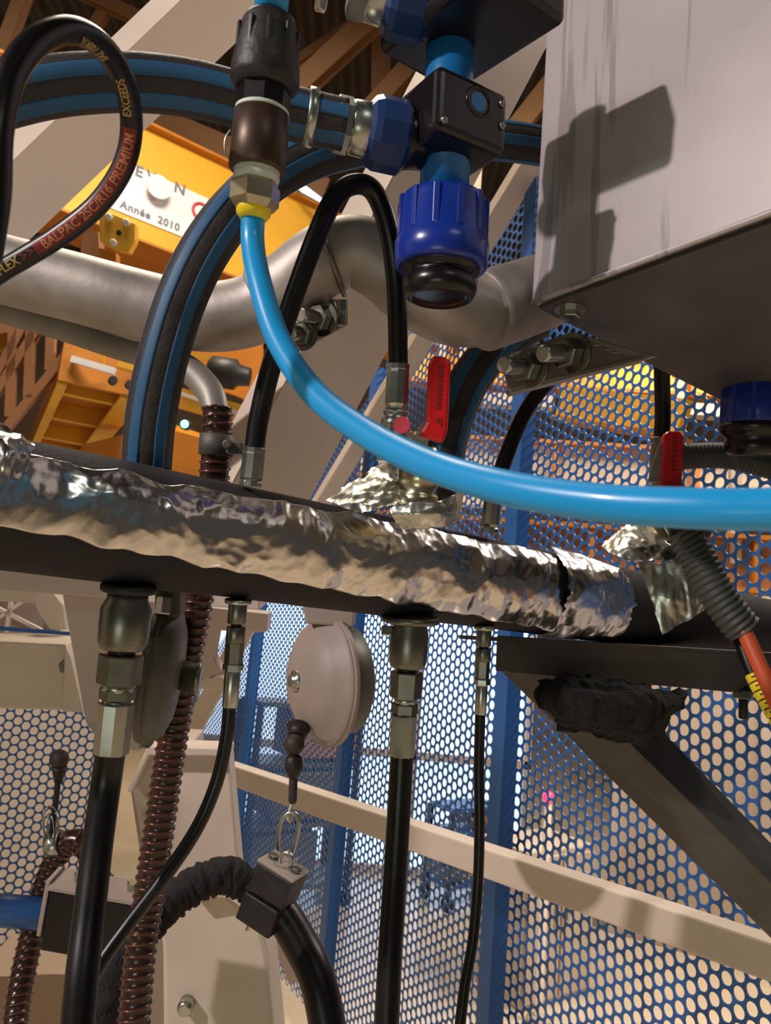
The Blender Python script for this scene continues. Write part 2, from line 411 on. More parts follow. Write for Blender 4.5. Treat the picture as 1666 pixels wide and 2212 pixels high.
# ---------------------------------------------------------------- perforated side wall
W0 = P(1600, 1500, 1.78); NW = V((BW.y, -BW.x, 0)) * -1.0   # normal, into the cell
PITCHH = 0.0362; HR = 0.0144
def on_wall(px, py, off=0.0): return hit(px, py, W0 + NW * off, NW)
def wall_s(p): return (p - W0).dot(BW)
def perf(p0, d, n, s0, s1, z0, z1, keep, th=0.003):
    nseg = 18; v, f = [], []
    dx = PITCHH * math.sqrt(3) / 2; hx = PITCHH / math.sqrt(3)
    i0, i1 = int(math.ceil((s0 + hx) / dx)), int((s1 - hx) / dx)
    for i in range(i0, i1 + 1):
        s = i * dx
        for j in range(int(math.ceil((z0) / PITCHH)), int(z1 / PITCHH)):
            zz = j * PITCHH + (PITCHH / 2 if i % 2 else 0)
            if not keep(s, zz): continue
            k = len(v)
            hexv = [(s + hx * math.cos(math.pi / 3 * q), zz + hx * math.sin(math.pi / 3 * q)) for q in range(6)]
            cir = [(s + HR * math.cos(2 * math.pi / nseg * q), zz + HR * math.sin(2 * math.pi / nseg * q)) for q in range(nseg)]
            for (a, b) in hexv + cir: v.append(p0 + d * a + V((0, 0, b - p0.z)))
            for (a, b) in cir: v.append(p0 + d * a + V((0, 0, b - p0.z)) - n * th)
            for q in range(6):
                q2 = (q + 1) % 6
                f.append([k + q, k + q2, k + 6 + (3 * q + 3) % nseg, k + 6 + 3 * q + 2, k + 6 + 3 * q + 1, k + 6 + 3 * q])
            for q in range(nseg):
                q2 = (q + 1) % nseg
                f.append([k + 6 + q, k + 6 + q2, k + 6 + nseg + q2, k + 6 + nseg + q])
    return (v, f, False)
e1_, e2_ = on_wall(1128, 300), on_wall(690, 1030)
se1, se2 = wall_s(e1_), wall_s(e2_)
def top_ok(s, zz): return zz < e1_.z + (e2_.z - e1_.z) * (s - se1) / (se2 - se1)
posts_px = [(1103, 1700), (752, 1700), (532, 1700)]
ps = [wall_s(on_wall(*q)) for q in posts_px]
gap = ps[1] - ps[0]
bounds = [-0.75] + ps + [ps[2] + (ps[2] - ps[1])]
fence = Thing('perforated_guard_wall', None, None, W0.xy.to_3d(), kind='structure'); fence.o.name = 'wall_right'
for i in range(len(bounds) - 1):
    fence.part('perforated_panel', perf(W0, BW, NW, bounds[i], bounds[i + 1] - 0.0, 0.15, 3.4, top_ok), M_BLUEP, 'blue sheet punched with rows of round holes')
pw = 0.062
for i, s in enumerate(bounds):
    c = W0 + BW * s
    zt = min(3.4, e1_.z + (e2_.z - e1_.z) * (s - se1) / (se2 - se1)) - 0.02
    zt = max(zt, 1.5)
    fence.part('post', obox(V((c.x, c.y, zt / 2)) + NW * 0.03, BW, NW, Z, pw, 0.055, zt, 0.003), M_BLUEP, 'blue square tube post')

# diagonal cream brace along the cut edge of the panels
p1, p2 = on_wall(1178, 300, 0.09), on_wall(640, 1175, 0.09)
single('diagonal_brace', bar(p1, p2, 0.05, 0.085, NW, 0.004), M_CREAM, 'slim cream square tube slanting in front of the blue perforated wall', 'brace')

# cream guard rail across the lower right
ra, rb = P(430, 1645, 2.85), P(1830, 2124, 1.32)
dirr = (rb - ra); dirr.z = dirr.z * 1.0
single('guard_rail', bar(ra, rb, 0.06, 0.066, Z, 0.005), M_CREAM, 'long cream square rail crossing in front of the blue perforated panels', 'rail')

# left perforated panel facing the camera
L0 = P(0, 1800, 2.35); AL = az(60); NL = V((AL.y, -AL.x, 0))
lw = Thing('wall_left', None, None, L0.xy.to_3d(), kind='structure')
tz = hit(0, 1357, L0, NL).z; bz = hit(100, 2110, L0, NL).z
sr = (hit(238, 1800, L0, NL) - L0).dot(AL)
PSV = PITCHH, HR; PITCHH, HR = 0.0285, 0.0122
lw.part('perforated_panel', perf(L0, AL, NL, -0.5, sr, bz, tz, lambda s, z: True), M_BLUEP, 'blue sheet punched with rows of round holes')
PITCHH, HR = PSV
c = L0 + AL * ((sr - 0.5) / 2); lw.part('top_edge', obox(V((c.x, c.y, tz)), AL, NL, Z, sr + 0.5, 0.02, 0.012), M_BLUEP)

# ---------------------------------------------------------------- what stands beyond the walls
dd = Thing('window_1', None, None, (0.0, 6.6, 0), kind='structure')
dd.part('pane', obox(V((-0.05, 6.6, 1.05)), V((1, 0, 0)), V((0, 1, 0)), Z, 2.7, 0.04, 2.1), M_DAY, 'bright daylight glazing')
for i in range(4):
    dd.part('mullion', obox(V((-1.4 + i * 0.9, 6.54, 1.05)), V((1, 0, 0)), V((0, 1, 0)), Z, 0.05, 0.06, 2.1), M_BEIGE)
for z in (0.03, 0.9, 2.12): dd.part('transom', obox(V((-0.05, 6.54, z)), V((1, 0, 0)), V((0, 1, 0)), Z, 2.75, 0.06, 0.06), M_BEIGE)
pt = Thing('partition', 'beige partition wall seen through the holes at the right', 'partition', (3.2, 4.6, 0))
for i in range(4):
    a = V((1.75 + i * 0.75, 5.6 - i * 0.55, 0)); t = V((0.75, -0.55, 0)).normalized()
    pt.part('panel', obox(a + V((0, 0, 1.25)) + t * 0.46, t, t.cross(Z), Z, 0.9, 0.05, 2.5, 0.004), M_BEIGE)
    pt.part('post', obox(a + V((0, 0, 1.28)), t, t.cross(Z), Z, 0.06, 0.09, 2.56, 0.004), M_CREAM)
for i, (x, y, z, lab) in enumerate([(0.1, 4.6, 2.35, 'lowest orange overhead runway beam seen through the blue wall'), (0.0, 5.2, 3.0, 'middle orange overhead runway beam seen through the blue wall'), (0.2, 5.8, 3.9, 'highest orange overhead runway beam seen through the blue wall')]):
    r = Thing('runway_beam', lab, 'beam', (x, y, z), 'orange runway beams beyond the blue wall'); t = az(96)
    r.part('web', obox(V((x, y, z)) + t * 2.0, t, t.cross(Z), Z, 4.4, 0.03, 0.30), [M_WOOD, M_BEIGE, M_CRANE][i])
    for q in (-1, 1): r.part('flange', obox(V((x, y, z + q * 0.15)) + t * 2.0, t, t.cross(Z), Z, 4.4, 0.16, 0.025), M_CRANEO)
    for q in range(5): r.part('stiffener', obox(V((x, y, z)) + t * (0.2 + q * 0.9) , t, t.cross(Z), Z, 0.03, 0.14, 0.28), M_CRANEO)
    for q in range(3): r.part('hanger', obox(V((x, y, (z + 8.6) / 2)) + t * (0.3 + q * 1.6), t, t.cross(Z), Z, 0.06, 0.06, 8.6 - z), M_BEIGE)
    for q in range(3): r.part('cable_tray', obox(V((x, y, z - 0.26 - 0.0 * q)) + t * (0.55 + q * 1.35), t, t.cross(Z), Z, 0.9, 0.12, 0.09), M_BEIGE)
bb = Thing('yellow_girder', 'yellow girder seen through the holes beside the bracket', 'girder', P(1350, 860, 3.6))
g0, g1 = P(1215, 870, 3.9), P(1480, 905, 3.3)
bb.part('web', bar(g0, g1, 0.05, 0.16, Z), M_CRANE); bb.part('flange', bar(g0 - Z * 0.09, g1 - Z * 0.09, 0.16, 0.02, Z), M_CRANEO)
crates = [((1.0, 4.6), 'beige', 'low beige cabinet behind the guard rail')]
for (x, y), k, lab in crates:
    cb = Thing('cabinet', lab, 'cabinet', (x, y, 0)); mm = M_BEIGE if k == 'beige' else M_BLUEP; hh = 0.75 if k == 'beige' else 0.6
    cb.part('body', obox(V((x, y, hh / 2)), AW, BW, Z, 0.55, 0.4, hh, 0.01), mm)
    for s in (-1, 1):
        dr = cb.part('door', obox(V((x, y, hh / 2)) + AW * s * 0.135 - BW * 0.205, AW, BW, Z, 0.25, 0.02, hh - 0.06, 0.004), mm)
        cb.part('handle', obox(V((x, y, hh * 0.6)) + AW * s * 0.04 - BW * 0.225, AW, BW, Z, 0.015, 0.02, 0.12, 0.003), M_STEEL, parent=dr)
def trolley(c, wd, dp, ht, mm, lab):
    t = Thing('tool_trolley', lab, 'trolley', (c.x, c.y, 0), 'trolleys beyond the blue wall')
    for a in (-1, 1):
        for b in (-1, 1):
            t.part('leg', obox(V((c.x, c.y, ht / 2 + .05)) + AW * a * wd / 2 + BW * b * dp / 2, AW, BW, Z, .04, .04, ht), M_MOTOR)
            q = V((c.x, c.y, .05)) + AW * a * wd / 2 + BW * b * dp / 2; t.part('castor', lathe(q - AW * .02, q + AW * .02, [(0, .045), (.002, .05), (.038, .05), (.04, .045)], 14), M_MOTOR)
    for k in range(4): t.part('shelf', obox(V((c.x, c.y, .15 + k * (ht - .1) / 3)), AW, BW, Z, wd, dp, .03), mm)
    for k in range(3):
        d_ = t.part('drawer', obox(V((c.x, c.y, .15 + (k + .5) * (ht - .1) / 3)) - BW * .02 + AW * (.12 * (k - 1)), AW, BW, Z, wd * .62, dp, (ht - .1) / 3 - .09, .01), [M_BALD, mm, M_WOOD][k])
        t.part('handle', obox(V((c.x, c.y, .15 + (k + .5) * (ht - .1) / 3)) - BW * (dp / 2 + .03) + AW * (.12 * (k - 1)), AW, BW, Z, wd * .3, .02, .02), M_STEEL, parent=d_)
q = hit(640, 1650, V((0, 5.6, 0)), V((0, 1, 0))); trolley(q, .8, .4, 1.25, M_BALD, 'tall dark trolley behind the snap hook, beyond the blue wall')
q = hit(1010, 1740, V((0, 6.0, 0)), V((0, 1, 0))); trolley(q, .5, .3, .6, M_BLUEP, 'low blue trolley behind the thinnest hanging hose, beyond the blue wall')
q = P(1185, 1722, 4.0); sl = Thing('signal_lamp', 'small red signal lamp glowing behind the blue wall', 'lamp', V((q.x, q.y, 0)))
sl.part('lens', sphere(q, .03), mat('red_lamp_glass', (1.0, .03, .08), .3, emit=3.0)); sl.part('post', lathe(V((q.x, q.y, 0)), q, [(0, .06), (.02, .06), (.03, .02), (q.z - .03, .02)], 14), M_BEIGE)
q = hit(1600, 1815, V((0, 0, 0)), Z); tc_ = Thing('traffic_cone', 'orange cone on the floor behind the brace at the right', 'cone', q)
tc_.part('base', obox(q + Z * .015, AW, BW, Z, .3, .3, .03, .005), M_ORNG); tc_.part('cone', lathe(q + Z * .03, q + Z, [(0, .11), (.3, .06), (.5, .025)], 20), M_ORNG)
lc = Thing('cabinet', 'pale cabinet behind the left perforated panel', 'cabinet', (-2.2, 4.4, 0))
lc.part('body', obox(V((-2.2, 4.4, 0.85)), AL, NL, Z, 1.6, 0.5, 1.7, 0.01), M_CREAM)
for s in (-0.4, 0.4): lc.part('door', obox(V((-2.2, 4.4, 0.85)) + AL * s + NL * 0.26, AL, NL, Z, 0.76, 0.02, 1.6, 0.004), M_CREAM)

# ---------------------------------------------------------------- overhead crane
g0 = P(60, 290, 5.8); GL = 5.0
gd = AW
cr = Thing('crane_girder', 'yellow overhead crane girder carrying a white sign', 'crane girder', g0)
ng = V((gd.y, -gd.x, 0))
top = hit(400, 318, g0, ng); botm = hit(400, 553, g0, ng); gh = (top - botm).z
cbase = V((top.x, top.y, (top.z + botm.z) / 2))
cr.part('web_plate', obox(cbase - ng * 0.25 + gd * 0.8, gd, ng, Z, 6.0, 0.5, gh), M_CRANE)
cr.part('top_flange', obox(cbase - ng * 0.22 + gd * 0.8 + Z * (gh / 2 + 0.012), gd, ng, Z, 6.0, 0.6, 0.025), M_CRANEO)
cr.part('bottom_flange', obox(cbase - ng * 0.25 + gd * 0.8 - Z * (gh / 2 + 0.01), gd, ng, Z, 6.0, 0.5, 0.02), M_CRANEO)
def gpt(px, py): return hit(px, py, cbase + ng * 0.006, ng)
sg = Thing('sign_board', 'white sign reading Année 2010 on the yellow crane girder', 'sign', gpt(350, 420))
a, b, c, d = gpt(262, 350), gpt(465, 425), gpt(420, 527), gpt(225, 448)
hh = (a - d).z
sg_c = (a + b + c + d) / 4; sw = ((b - a).length + (c - d).length) / 2
sg.part('board', obox(sg_c, gd, ng, Z, sw, 0.01, hh), M_WHITE)
def gtext(s, px, py, size, material, bold=0.0):
    tv, tf = text2d(s, size, 1.1, bold); o = gpt(px, py) + ng * 0.009
    return ([o + gd * q.x + Z * q.y for q in tv], tf, False)
sg.part('lettering', gtext('Année  2010', 258, 448, hh * 0.205, M_INK, 0.003), M_INK, 'faded black words Année 2010')
sg.part('lettering', gtext('E', 290, 378, hh * 0.30, M_INK, 0.004), M_INK, 'upper row of letters, partly hidden by glare')
sg.part('lettering', gtext('V', 314, 388, hh * 0.30, M_INK, 0.004), M_INK, 'upper row of letters, partly hidden by glare')
sg.part('lettering', gtext('N', 374, 413, hh * 0.30, M_INK, 0.004), M_INK, 'upper row of letters, partly hidden by glare')
rc = gpt(433, 458) + ng * 0.01
sg.part('logo_ring', tube([rc + gd * (0.07 * math.cos(t * math.pi / 6)) + Z * (0.07 * math.sin(t * math.pi / 6)) for t in range(12)], 0.012, 8, 3, True), M_INKR, 'red ring logo')
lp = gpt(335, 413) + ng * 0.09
gl = Thing('sign_glare', 'glowing round white disc standing in for glare on the white sign', 'lamp', lp)  # reflected glare on the sign, put in as a glowing disc
gl.part('lens', lathe(lp, lp + (CAM - lp), [(0, 0.13), (0.03, 0.145), (0.05, 0.12), (0.06, 0.02)], 28), M_GLARE)
gl.part('housing', lathe(lp - ng * 0.07, lp, [(0, 0.05), (0.04, 0.09), (0.07, 0.10)], 28), M_WHITE)  # housing and arm added to carry the glare disc
gl.part('arm', bar(lp - ng * 0.085, lp - ng * 0.04, 0.02, 0.02), M_WHITE)

hk = Thing('hoist_block', 'small yellow hoist plate with bolts hanging below the sign', 'hoist', P(250, 500, 3.6))
pl = [(213, 462), (236, 458), (262, 468), (293, 482), (292, 520), (278, 545), (250, 538), (215, 520)]
hk.part('plate', slab(pl, 3.6, 0.05, 0.006), M_CRANE)
for (x, y) in [(236, 470), (274, 482), (246, 526)]:
    q = P(x, y, 3.6); hk.part('bolt', lathe(q, q - FW, [(-0.01, 0.017), (0.012, 0.017), (0.016, 0.012)], 10), M_CREAM)
q = P(257, 503, 3.598); hk.part('hole', lathe(q, q - FW, [(-0.01, 0.012), (0.003, 0.012)], 12), M_MOTOR)
hk.part('shank', slab([(214, 535), (250, 545), (252, 640), (205, 620)], 3.65, 0.06), M_CRANEO)
hk.part('side_plate', slab([(178, 498), (212, 500), (215, 575), (172, 575)], 3.75, 0.08), M_WOOD)

# lower orange crane girder seen from below, running away to the left
e0 = P(222, 800, 4.3); xg = V((BW.y, -BW.x, 0))
lo = Thing('crane_runway_beam', 'orange open bottomed crane beam with cross ribs at the left', 'crane beam', e0)
Lb = 3.6
for s, wdt in ((-0.19, 0.05), (0.17, 0.12)):
    lo.part('flange', obox(e0 + BW * Lb / 2 + xg * s - Z * 0.12, BW, xg, Z, Lb, wdt, 0.02), M_CRANE)
    lo.part('web', obox(e0 + BW * Lb / 2 + xg * s + Z * 0.03, BW, xg, Z, Lb, 0.015, 0.28), M_CRANEO)
lo.part('top_plate', obox(e0 + BW * Lb / 2 + Z * 0.0, BW, xg, Z, Lb, 0.36, 0.015), M_CRANEO)
for i in range(5): lo.part('rib', obox(e0 + BW * (0.25 + i * 0.62) - Z * 0.055, BW, xg, Z, 0.05, 0.36, 0.11), M_CRANE)
ep = lo.part('end_plate', obox(e0 + Z * 0.02 + xg * 0.06, BW, xg, Z, 0.03, 0.55, 0.26), M_CRANEO)
for px, py in ((244, 822), (280, 831)):
    q = P(px, py, 4.25); lo.part('hole', lathe(q, q - BW, [(-0.02, 0.024), (0.012, 0.024)], 14), M_MOTOR, parent=ep)
lo.part('rail_bar', bar(P(155, 776, 4.2), P(248, 803, 4.2), 0.03, 0.035), M_WHITE)
for (x, y, mm) in ((190, 764, M_CRANE), (203, 768, M_WHITE), (222, 772, M_CRANE), (165, 760, M_WHITE)):
    lo.part('bumper', bar(P(x, y - 28, 4.3), P(x - 2, y + 16, 4.3), 0.03, 0.03, FW), mm)
lo.part('yellow_stop', bar(P(258, 785, 4.15), P(300, 797, 4.15), 0.05, 0.05), M_CRANE)
gr = Thing('crane_walkway_railing', 'orange walkway railing left of the orange crane beam', 'railing', P(80, 800, 4.6))
for (a, b) in [((-40, 900), (95, 690)), ((-40, 870), (60, 690)), ((-10, 955), (150, 760)), ((30, 700), (22, 900)), ((68, 700), (62, 860)), ((112, 700), (108, 800)), ((-40, 720), (80, 700))]:
    gr.part('bar', bar(P(a[0], a[1], 4.6), P(b[0], b[1], 4.6), 0.05, 0.04, FW), M_WOOD)
gr.part('beam', bar(P(-60, 690, 4.7), P(60, 750, 4.7), 0.2, 0.16, FW), M_CRANEO)
tr = Thing('crane_trolley', 'orange crane trolley with black motor behind the striped hose', 'crane trolley', P(450, 850, 4.4))
tr.part('deck', slab([(330, 820), (545, 880), (540, 920), (330, 860)], 4.4, 0.3), M_CRANE)
tr.part('lower_deck', slab([(340, 920), (540, 975), (430, 1040), (150, 1010), (180, 960)], 4.9, 0.2), M_CRANEO)
tr.part('frame_plate', slab([(330, 690), (560, 660), (570, 880), (500, 850), (330, 800)], 4.9, 0.1), M_CRANEO)
tr.part('yellow_bar', slab([(385, 758), (475, 770), (475, 782), (385, 770)], 4.3, 0.05), M_CRANE)
mq = P(450, 800, 4.3); mq2 = P(540, 815, 4.3)
tr.part('motor', lathe(mq, mq2, [(0, 0.06), (0.02, 0.085), (0.15, 0.085), (0.17, 0.06), (0.23, 0.05)], 20), M_MOTOR)
tr.part('bar', bar(P(330, 830, 4.35), P(550, 905, 4.35), 0.03, 0.02), M_CREAM)
tr.part('bar', bar(P(380, 930, 5), P(540, 985, 5), 0.05, 0.06), M_CRANE)
q = P(399, 916, 4.2); tl = Thing('indicator_lamp', 'small glowing green lamp right of the striped hose', 'lamp', q)
tl.part('lens', sphere(q, 0.022), M_GLAMP); tl.part('housing', lathe(q + FW * 0.05, q, [(0, 0.03), (0.05, 0.03)], 14), M_MOTOR)
single('window_strip', slab([(628, 388), (662, 402), (728, 452), (712, 446), (650, 412)], 7, 0.03), M_DAY, 'pale skylight strip above the black hose loop', 'skylight')

# ---------------------------------------------------------------- inclined cream beams
def box_beam(name, lab, L, Mid, Rg, d, depth):
    # L, Mid, Rg: two view points each on the left lit edge, the front corner and the right edge
    t = Thing(name, lab, 'beam', (P(*Mid[0], d) + P(*Mid[1], d)) / 2)
    m0, m1 = P(*Mid[0], d), P(*Mid[1], d); ax = (m1 - m0).normalized()
    r0, r1 = P(*Rg[0], d + depth), P(*Rg[1], d + depth)
    l0, l1 = P(*L[0], d + 0.12), P(*L[1], d + 0.12)
    wr = ((r0 - m0) + (r1 - m1)) / 2; wl = ((l0 - m0) + (l1 - m1)) / 2
    wr -= ax * wr.dot(ax); wl -= ax * wl.dot(ax)
    v = [m0, m0 + wr, m0 + wr + wl, m0 + wl]
    t.part('tube', prism(v, m1 - m0, 0.004), M_CREAM); return t, ax, wr
b1, _, _ = box_beam('inclined_beam', 'wide inclined cream beam crossing the top left corner', [(706, -360), (-120, 420)], [(767, -360), (-120, 487)], [(938, -310), (-60, 632)], 1.75, 0.30)
b2, ax2, wr2 = box_beam('inclined_beam', 'wide inclined cream beam behind the bent galvanised pipe', [(1166, -360), (440, 1030)], [(1236, -360), (500, 1045)], [(1437, -310), (600, 1135)], 1.16, 0.22)

mc = Thing('shade_blocker', 'tall cream block added left of the pipes to shade the wall', 'cabinet', (-1.85, 0.60, 0))  # unseen block added out of view to shade the lower blue wall
mc.part('body', obox(V((-1.85, 0.60, 1.34)), V((1, 0, 0)), V((0, 1, 0)), Z, 0.55, 0.78, 2.68, 0.01), M_CREAM)
for q in (-1, 1):
    dr = mc.part('door', obox(V((-1.565, 0.60 + q * 0.19, 1.3)), V((1, 0, 0)), V((0, 1, 0)), Z, 0.03, 0.36, 2.2, 0.006), M_CREAM)
    mc.part('handle', obox(V((-1.54, 0.60 + q * 0.06, 1.3)), V((1, 0, 0)), V((0, 1, 0)), Z, 0.03, 0.025, 0.16, 0.006), M_STEEL, parent=dr)
#==================================================================== FOIL WRAPPED PIPE
C0 = P(-140, 1065, 0.655); RB = 0.0635
fc0 = P(0, 1085, 0.745)
AX = AW
def bar_c(t): return fc0 + AX * t
nF = V((AX.y, -AX.x, 0))           # front normal, toward the viewer
def bar_p(t, th, r=RB): return bar_c(t) + nF * (math.cos(th) * r) + Z * (math.sin(th) * r)
fp = Thing('insulated_pipe', 'thick pipe in black foam insulation, partly wrapped in crumpled foil', 'pipe', bar_c(0.5))
v, f = [], []; NT, NA = 60, 40
for i in range(NT + 1):
    t = -0.22 + 1.72 * i / NT
    for j in range(NA):
        th = 2 * math.pi * j / NA; v.append(bar_p(t, th, RB + 0.0012 * noise.noise(V((t * 14, math.cos(th) * 2, math.sin(th) * 2)))))
for i in range(NT):
    for j in range(NA):
        j2 = (j + 1) % NA; f.append([i * NA + j, i * NA + j2, (i + 1) * NA + j2, (i + 1) * NA + j])
fp.part('foam_sleeve', (v, f, True), M_FOAM)
def foil(t0, t1, thb, tht, r, nu, nv, amp, seed, jag=0.004):
    v, f = [], []
    for i in range(nu + 1):
        t = t0 + (t1 - t0) * i / nu
        a, b = thb(t), tht(t)
        a += 0.10 * noise.noise(V((t * 30, seed, 0))) ; b += 0.10 * noise.noise(V((t * 26, seed, 5)))
        for j in range(nv + 1):
            th = a + (b - a) * j / nv
            tt = t
            if i in (0, nu): tt += jag * noise.noise(V((th * 9, seed, 2.0)))
            q = V((t * 15, th * 1.05, seed * 3.1)); q = q + noise.noise_vector(q * 0.8) * 0.35
            h = noise.voronoi(q)[0][0] + 0.42 * noise.voronoi(q * 2.1 + V((3, 1, 0)))[0][0] + 0.16 * noise.voronoi(q * 5)[0][0] + 0.4 * noise.noise(q * 0.7)
            e = min(1, min(j, nv - j) / 3)
            v.append(bar_p(tt, th, r + amp * (0.15 + h) * (0.35 + 0.65 * e)))
    W = nv + 1
    for i in range(nu):
        for j in range(nv): f.append([i * W + j, i * W + j + 1, (i + 1) * W + j + 1, (i + 1) * W + j])
    return (v, f, True)
D = math.radians
fp.part('foil_wrap', foil(-0.2, 0.745, lambda t: D(-26 - 32 * max(0, t) / 0.75), lambda t: D(33 + 20 * max(0, t) / 0.75), RB + 0.001, 360, 64, 0.0085, 2), M_FOIL, 'crumpled shiny aluminium foil')
fp.part('foil_wrap', foil(0.735, 0.895, lambda t: D(-72 + 30 * max(0, (t - 0.80)) / 0.1), lambda t: D(66 - 34 * max(0, (t - 0.80)) / 0.1), RB + 0.004, 80, 64, 0.0085, 9, 0.012), M_FOIL, 'torn end piece of foil')
# foil flap at far left
fp.part('foil_flap', patch([PL([(-40, 900, .70), (25, 928, .69), (72, 962, .70)]), PL([(-40, 950, .67), (15, 975, .66), (66, 985, .69)]), PL([(-40, 1030, .66), (10, 1035, .66), (50, 1015, .69)])], 24, 24, 0.006, 45, 3, 0.001), M_FOIL)

# aluminium tape around the valve bases
def cuff(rows, seed, amp=0.006, sc=40): return patch([PL(r) for r in rows], 44, 30, amp, sc, seed, 0.0015, 0.6)
fp.part('foil_cuff', cuff([[(705, 1085, .93), (770, 1040, .95), (830, 1005, .98), (868, 1020, .98), (905, 1050, .97)],
                           [(735, 1095, .90), (800, 1065, .91), (850, 1050, .92), (890, 1065, .92), (910, 1075, .93)],
                           [(780, 1112, .89), (825, 1100, .89), (865, 1100, .89), (895, 1105, .89), (915, 1105, .90)]], 4), M_FOILT, 'folded aluminium tape')
fp.part('foil_cuff', cuff([[(842, 1098, .885), (890, 1085, .88), (945, 1083, .885), (985, 1065, .92), (1000, 1050, .97)],
                           [(850, 1118, .885), (895, 1112, .875), (945, 1110, .88), (985, 1098, .91), (998, 1080, .96)],
                           [(870, 1140, .90), (905, 1140, .89), (950, 1138, .895), (980, 1128, .92), (992, 1112, .96)]], 5, 0.003), M_FOILT, 'folded aluminium tape')
fp.part('foil_cuff', cuff([[(1300, 1182, 1.22), (1345, 1140, 1.24), (1385, 1122, 1.25), (1425, 1135, 1.24)],
                           [(1325, 1200, 1.18), (1365, 1172, 1.18), (1415, 1165, 1.18), (1460, 1180, 1.18)],
                           [(1372, 1215, 1.16), (1405, 1210, 1.15), (1445, 1210, 1.15), (1490, 1205, 1.15)]], 6, 0.006, 34), M_FOILT, 'folded aluminium tape')
fp.part('foil_cuff', cuff([[(1378, 1212, 1.16), (1430, 1215, 1.14), (1475, 1205, 1.13), (1512, 1200, 1.13)],
                           [(1400, 1275, 1.13), (1440, 1275, 1.12), (1480, 1270, 1.12), (1512, 1262, 1.12)],
                           [(1430, 1372, 1.12), (1465, 1350, 1.12), (1500, 1332, 1.12), (1530, 1312, 1.12)]], 7, 0.004, 30), M_FOILT, 'hanging flap of aluminium tape')

#==================================================================== BLUE TUBE, FITTING
bt = PL([(549, 440, .60), (546, 520, .60), (560, 605, .585), (602, 735, .56), (680, 850, .525), (790, 935, .485), (930, 1005, .44), (1100, 1055, .395), (1300, 1086, .36), (1500, 1098, .335), (1666, 1100, .32), (1900, 1092, .30)])
single('air_tube', tube(bt, 0.009, 28, 14), M_TUBE, 'bright blue plastic air tube sweeping across to the right edge', 'tube')

fa, fb = P(590, -30, .60), P(547, 470, .60); fx = (fb - fa).normalized(); LFT = (fb - fa).length
def ft(py): return (py + 30) / 500.0 * LFT
px2m = .60 / FPX
ff = Thing('compression_fitting', 'black ribbed compression fitting on a brown adapter and brass nut', 'fitting', fa)
ff.part('blue_pipe_end', lathe(fa, fb, [(ft(-60), 36 * px2m), (ft(30), 36 * px2m)], 28), M_TUBE, 'blue pipe entering from above')
cap = ff.part('clamp_cap', lathe(fa, fb, [(ft(38), 40 * px2m), (ft(44), 54 * px2m), (ft(58), 60 * px2m), (ft(100), 67 * px2m), (ft(155), 74 * px2m), (ft(176), 75 * px2m), (ft(184), 72 * px2m), (ft(190), 66 * px2m), (ft(198), 62 * px2m)], 36), M_PLASM)
tt = fx; xx = (CAM - fa); xx = (xx - tt * xx.dot(tt)).normalized(); yy = tt.cross(xx)
for i in range(10):
    th = 2 * math.pi * i / 10; rd = xx * math.cos(th) + yy * math.sin(th)
    c = fa + tt * ft(100) + rd * 66 * px2m
    ff.part('grip_rib', obox(c, tt, rd, tt.cross(rd), 62 * px2m, 8 * px2m, 12 * px2m, 3 * px2m), M_PLASM, parent=cap)
ff.part('black_body', lathe(fa, fb, [(ft(186), 60 * px2m), (ft(245), 56 * px2m), (ft(247), 50 * px2m)], 8, False), M_PLAS)
ff.part('thread_tape', lathe(fa, fb, [(ft(238), 55 * px2m), (ft(240), 58 * px2m), (ft(247), 58.5 * px2m), (ft(250), 55 * px2m)], 32), M_TAPE, 'white sealing tape')
ff.part('adapter', lathe(fa, fb, [(ft(246), 55 * px2m), (ft(249), 60 * px2m), (ft(366), 62 * px2m), (ft(371), 58 * px2m)], 32), M_BRONZE, 'brown metal adapter')
ff.part('thread_tape', lathe(fa, fb, [(ft(366), 47 * px2m), (ft(372), 50 * px2m), (ft(378), 46.5 * px2m), (ft(384), 50 * px2m), (ft(390), 46.5 * px2m), (ft(396), 48 * px2m)], 32), M_TAPE, 'pale threaded ring')
ff.part('hex_nut', lathe(fa, fb, [(ft(395), 48 * px2m), (ft(402), 54 * px2m), (ft(438), 54 * px2m), (ft(447), 47 * px2m), (ft(453), 42 * px2m)], 6, False, 0.35), M_BRASS, 'brass hexagon nut')
ff.part('release_collar', lathe(fa, fb, [(ft(440), 36 * px2m), (ft(450), 38 * px2m), (ft(462), 37 * px2m), (ft(474), 29 * px2m), (ft(474), 24 * px2m)], 32), M_YEL, 'yellow collar')
rr = [P(498, 280, .62), P(487, 300, .62), P(486, 325, .62), P(494, 342, .62)]
ff.part('wire_seal', tube(rr, 0.0007, 8, 6), M_STEEL)

